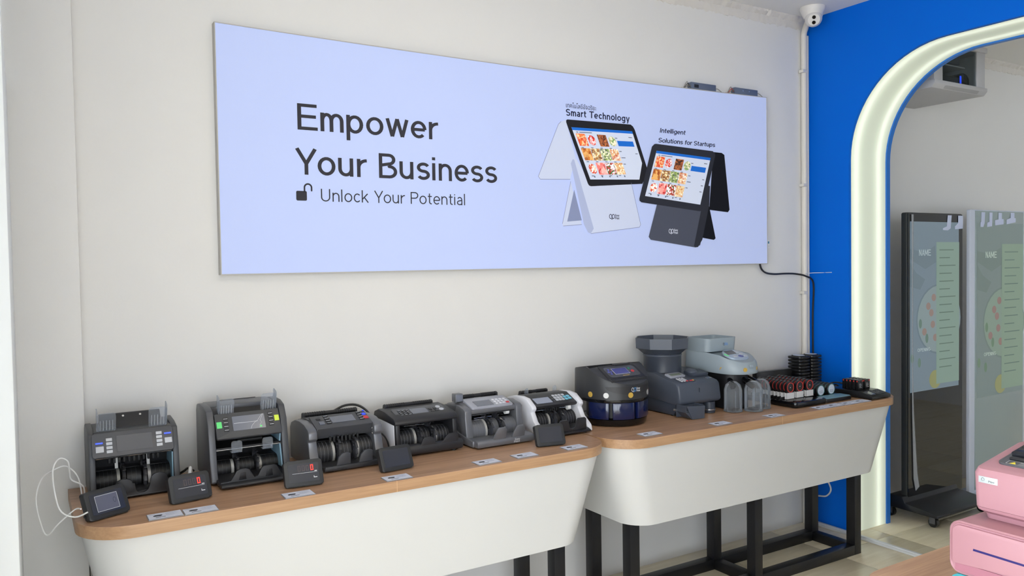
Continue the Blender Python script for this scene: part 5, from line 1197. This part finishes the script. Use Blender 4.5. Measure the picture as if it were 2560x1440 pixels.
def label_printer(z0, h, mc, md, lab, slot):
    cx, cy = -2.13, -2.2; xf, xbk, yfar, ynear = -2.24, -2.02, -2.10, -2.33
    p = empty('label_printer', (cx, cy, z0), lab, 'printer', 'stacked label printers'); of = (-cx, -cy, -z0)
    out = rrect(ynear, yfar, z0, z0 + h, .022, 6); inn = rrect(ynear + .005, yfar - .005, z0 + .005, z0 + h - .005, .018, 6)
    f = B(); f.loft([[(xf + .003, y, z) for y, z in inn], [(xf, y, z) for y, z in [(y * .5 + y2 * .5, z * .5 + z2 * .5) for (y, z), (y2, z2) in zip(out, inn)]], [(xf + .003, y, z) for y, z in out], [(xbk, y, z) for y, z in out]], cap=True); f.build('shell', mc, p, of)
    face = [(ynear + .009, z0 + .034)] + [(ynear + .008, z0 + h - .022)] + arc(ynear + .022, z0 + h - .022, .014, .014, 180, 90, 5) + arc(yfar - .024, z0 + h - .024, .0165, .0165, 90, 0, 6) + [(yfar - .0075, z0 + .03)] + arc(yfar - .014, z0 + .026, .006, .006, 0, -80, 4)
    B().prism(face, 'x', xf - .002, xf + .02, .0012).build('front_cover', mc, p, of)
    B().box(xf + .001, xf + .004, ynear + .012, yfar - .012, z0 + .006, z0 + .022).build('lower_recess', md, p, of)
    if slot: B().prism([(-2.149, z0 + .0585), (-2.1485, z0 + .0545), (ynear + .02, z0 + .0515), (ynear + .02, z0 + .0555)], 'x', xf - .0026, xf - .001).build('paper_slot', m_ind, p, of)
    return p
label_printer(.8, .0735, m_tq, m_tqd, 'turquoise label printer at the bottom of the printer stack', False)
label_printer(.8745, .105, m_pk, m_pkd, 'pink label printer with an indigo paper slot, lying on the turquoise one', True)
cx, cy, z0 = -2.10, -2.2, .98
p = empty('receipt_printer', (cx, cy, z0), 'pink receipt printer with a dark grey top on the pink label printer', 'printer'); of = (-cx, -cy, -z0)
xf, xk, yfar, yn = -2.195, -2.02, -2.125, -2.31
def ring(x0, x1, g, zf, zb): # rounded plan; height follows the slope of the lid
    P = rrect(x0, x1, yn + g, yfar - g, .012, 5); return [(x, y, zf + (zb - zf) * (x - x0) / (x1 - x0)) for x, y in P]
B().loft([ring(xf + .018, xk, .012, z0, z0), ring(xf + .016, xk, .010, z0 + .010, z0 + .010), ring(xf + .002, xk, .002, z0 + .018, z0 + .018), ring(xf, xk, 0, z0 + .024, z0 + .024)]).build('foot_skirt', m_pk, p, of)
B().loft([ring(xf, xk, 0, z0 + .0245, z0 + .0245), ring(xf - .003, xk, -.002, z0 + .09, z0 + .12), ring(xf + .001, xk, .002, z0 + .1, z0 + .13), ring(xf + .01, xk - .005, .012, z0 + .104, z0 + .134)]).build('case', m_pk, p, of)
th = math.degrees(math.atan2(.03, xk - xf)); Mt = Tm(*of) @ Tm(xf, 0, z0 + .1035) @ Rm(-th, 'Y')
B().prism(rrect(.032, .16, yn + .02, yfar - .026, .012), 'z', -.004, .0036, .001, Mt).build('lid_panel', m_dk2, p)
B().prism(rrect(.07, .155, yn + .03, yfar - .034, .006), 'z', .003, .012, .002, Mt).build('roll_cover', clear('smoke_lid', (130, 132, 140), .4, .08, (70, 72, 80)), p)
B().box(.052, .062, yn + .03, yfar - .04, .0035, .009, .002, Mt).build('tear_bar', m_blk, p)
b = B(); b.poly([Mt @ Vector(q) for q in ((.034, -2.174, .0042), (.034, -2.186, .0042), (.045, -2.180, .0042))]); b.build('warning_triangle', mat('warning_yellow', (232, 214, 60), .5), p)
b = B()
for (a, c, d, e) in ((.0325, .0333, -2.23, -2.168), (.0475, .0483, -2.23, -2.168), (.0325, .0483, -2.1688, -2.168), (.036, .0366, -2.225, -2.19), (.039, .0396, -2.225, -2.19), (.042, .0426, -2.225, -2.19), (.0445, .0458, -2.215, -2.19)): b.poly([Mt @ Vector(q) for q in ((a, c and d, .0042), (a, e, .0042), (c, e, .0042), (c, d, .0042))])
o = b.build('warning_print', m_line, p); o['kind'] = 'stuff'
Mb = Tm(*of) @ wall_frame((xf - .0032, -2.135, z0 + .074), (-1, 0, .03)); bd = B().box(0, .036, 0, .0125, -.001, .0006, .0003, Mb).build('badge', mat('silver_badge', (188, 198, 202), .35, .2), p)
b = B(); ring2d(b, Mb @ Tm(0, 0, .0008), .0085, .0068, .003, .0033, .0007, -60, 270); b.build('logo_symbol', m_dk, bd); lettering('Print', .13, Mb @ Tm(.019, .0025, .0008), .012, .004).build('logo_lettering', m_dk, bd)
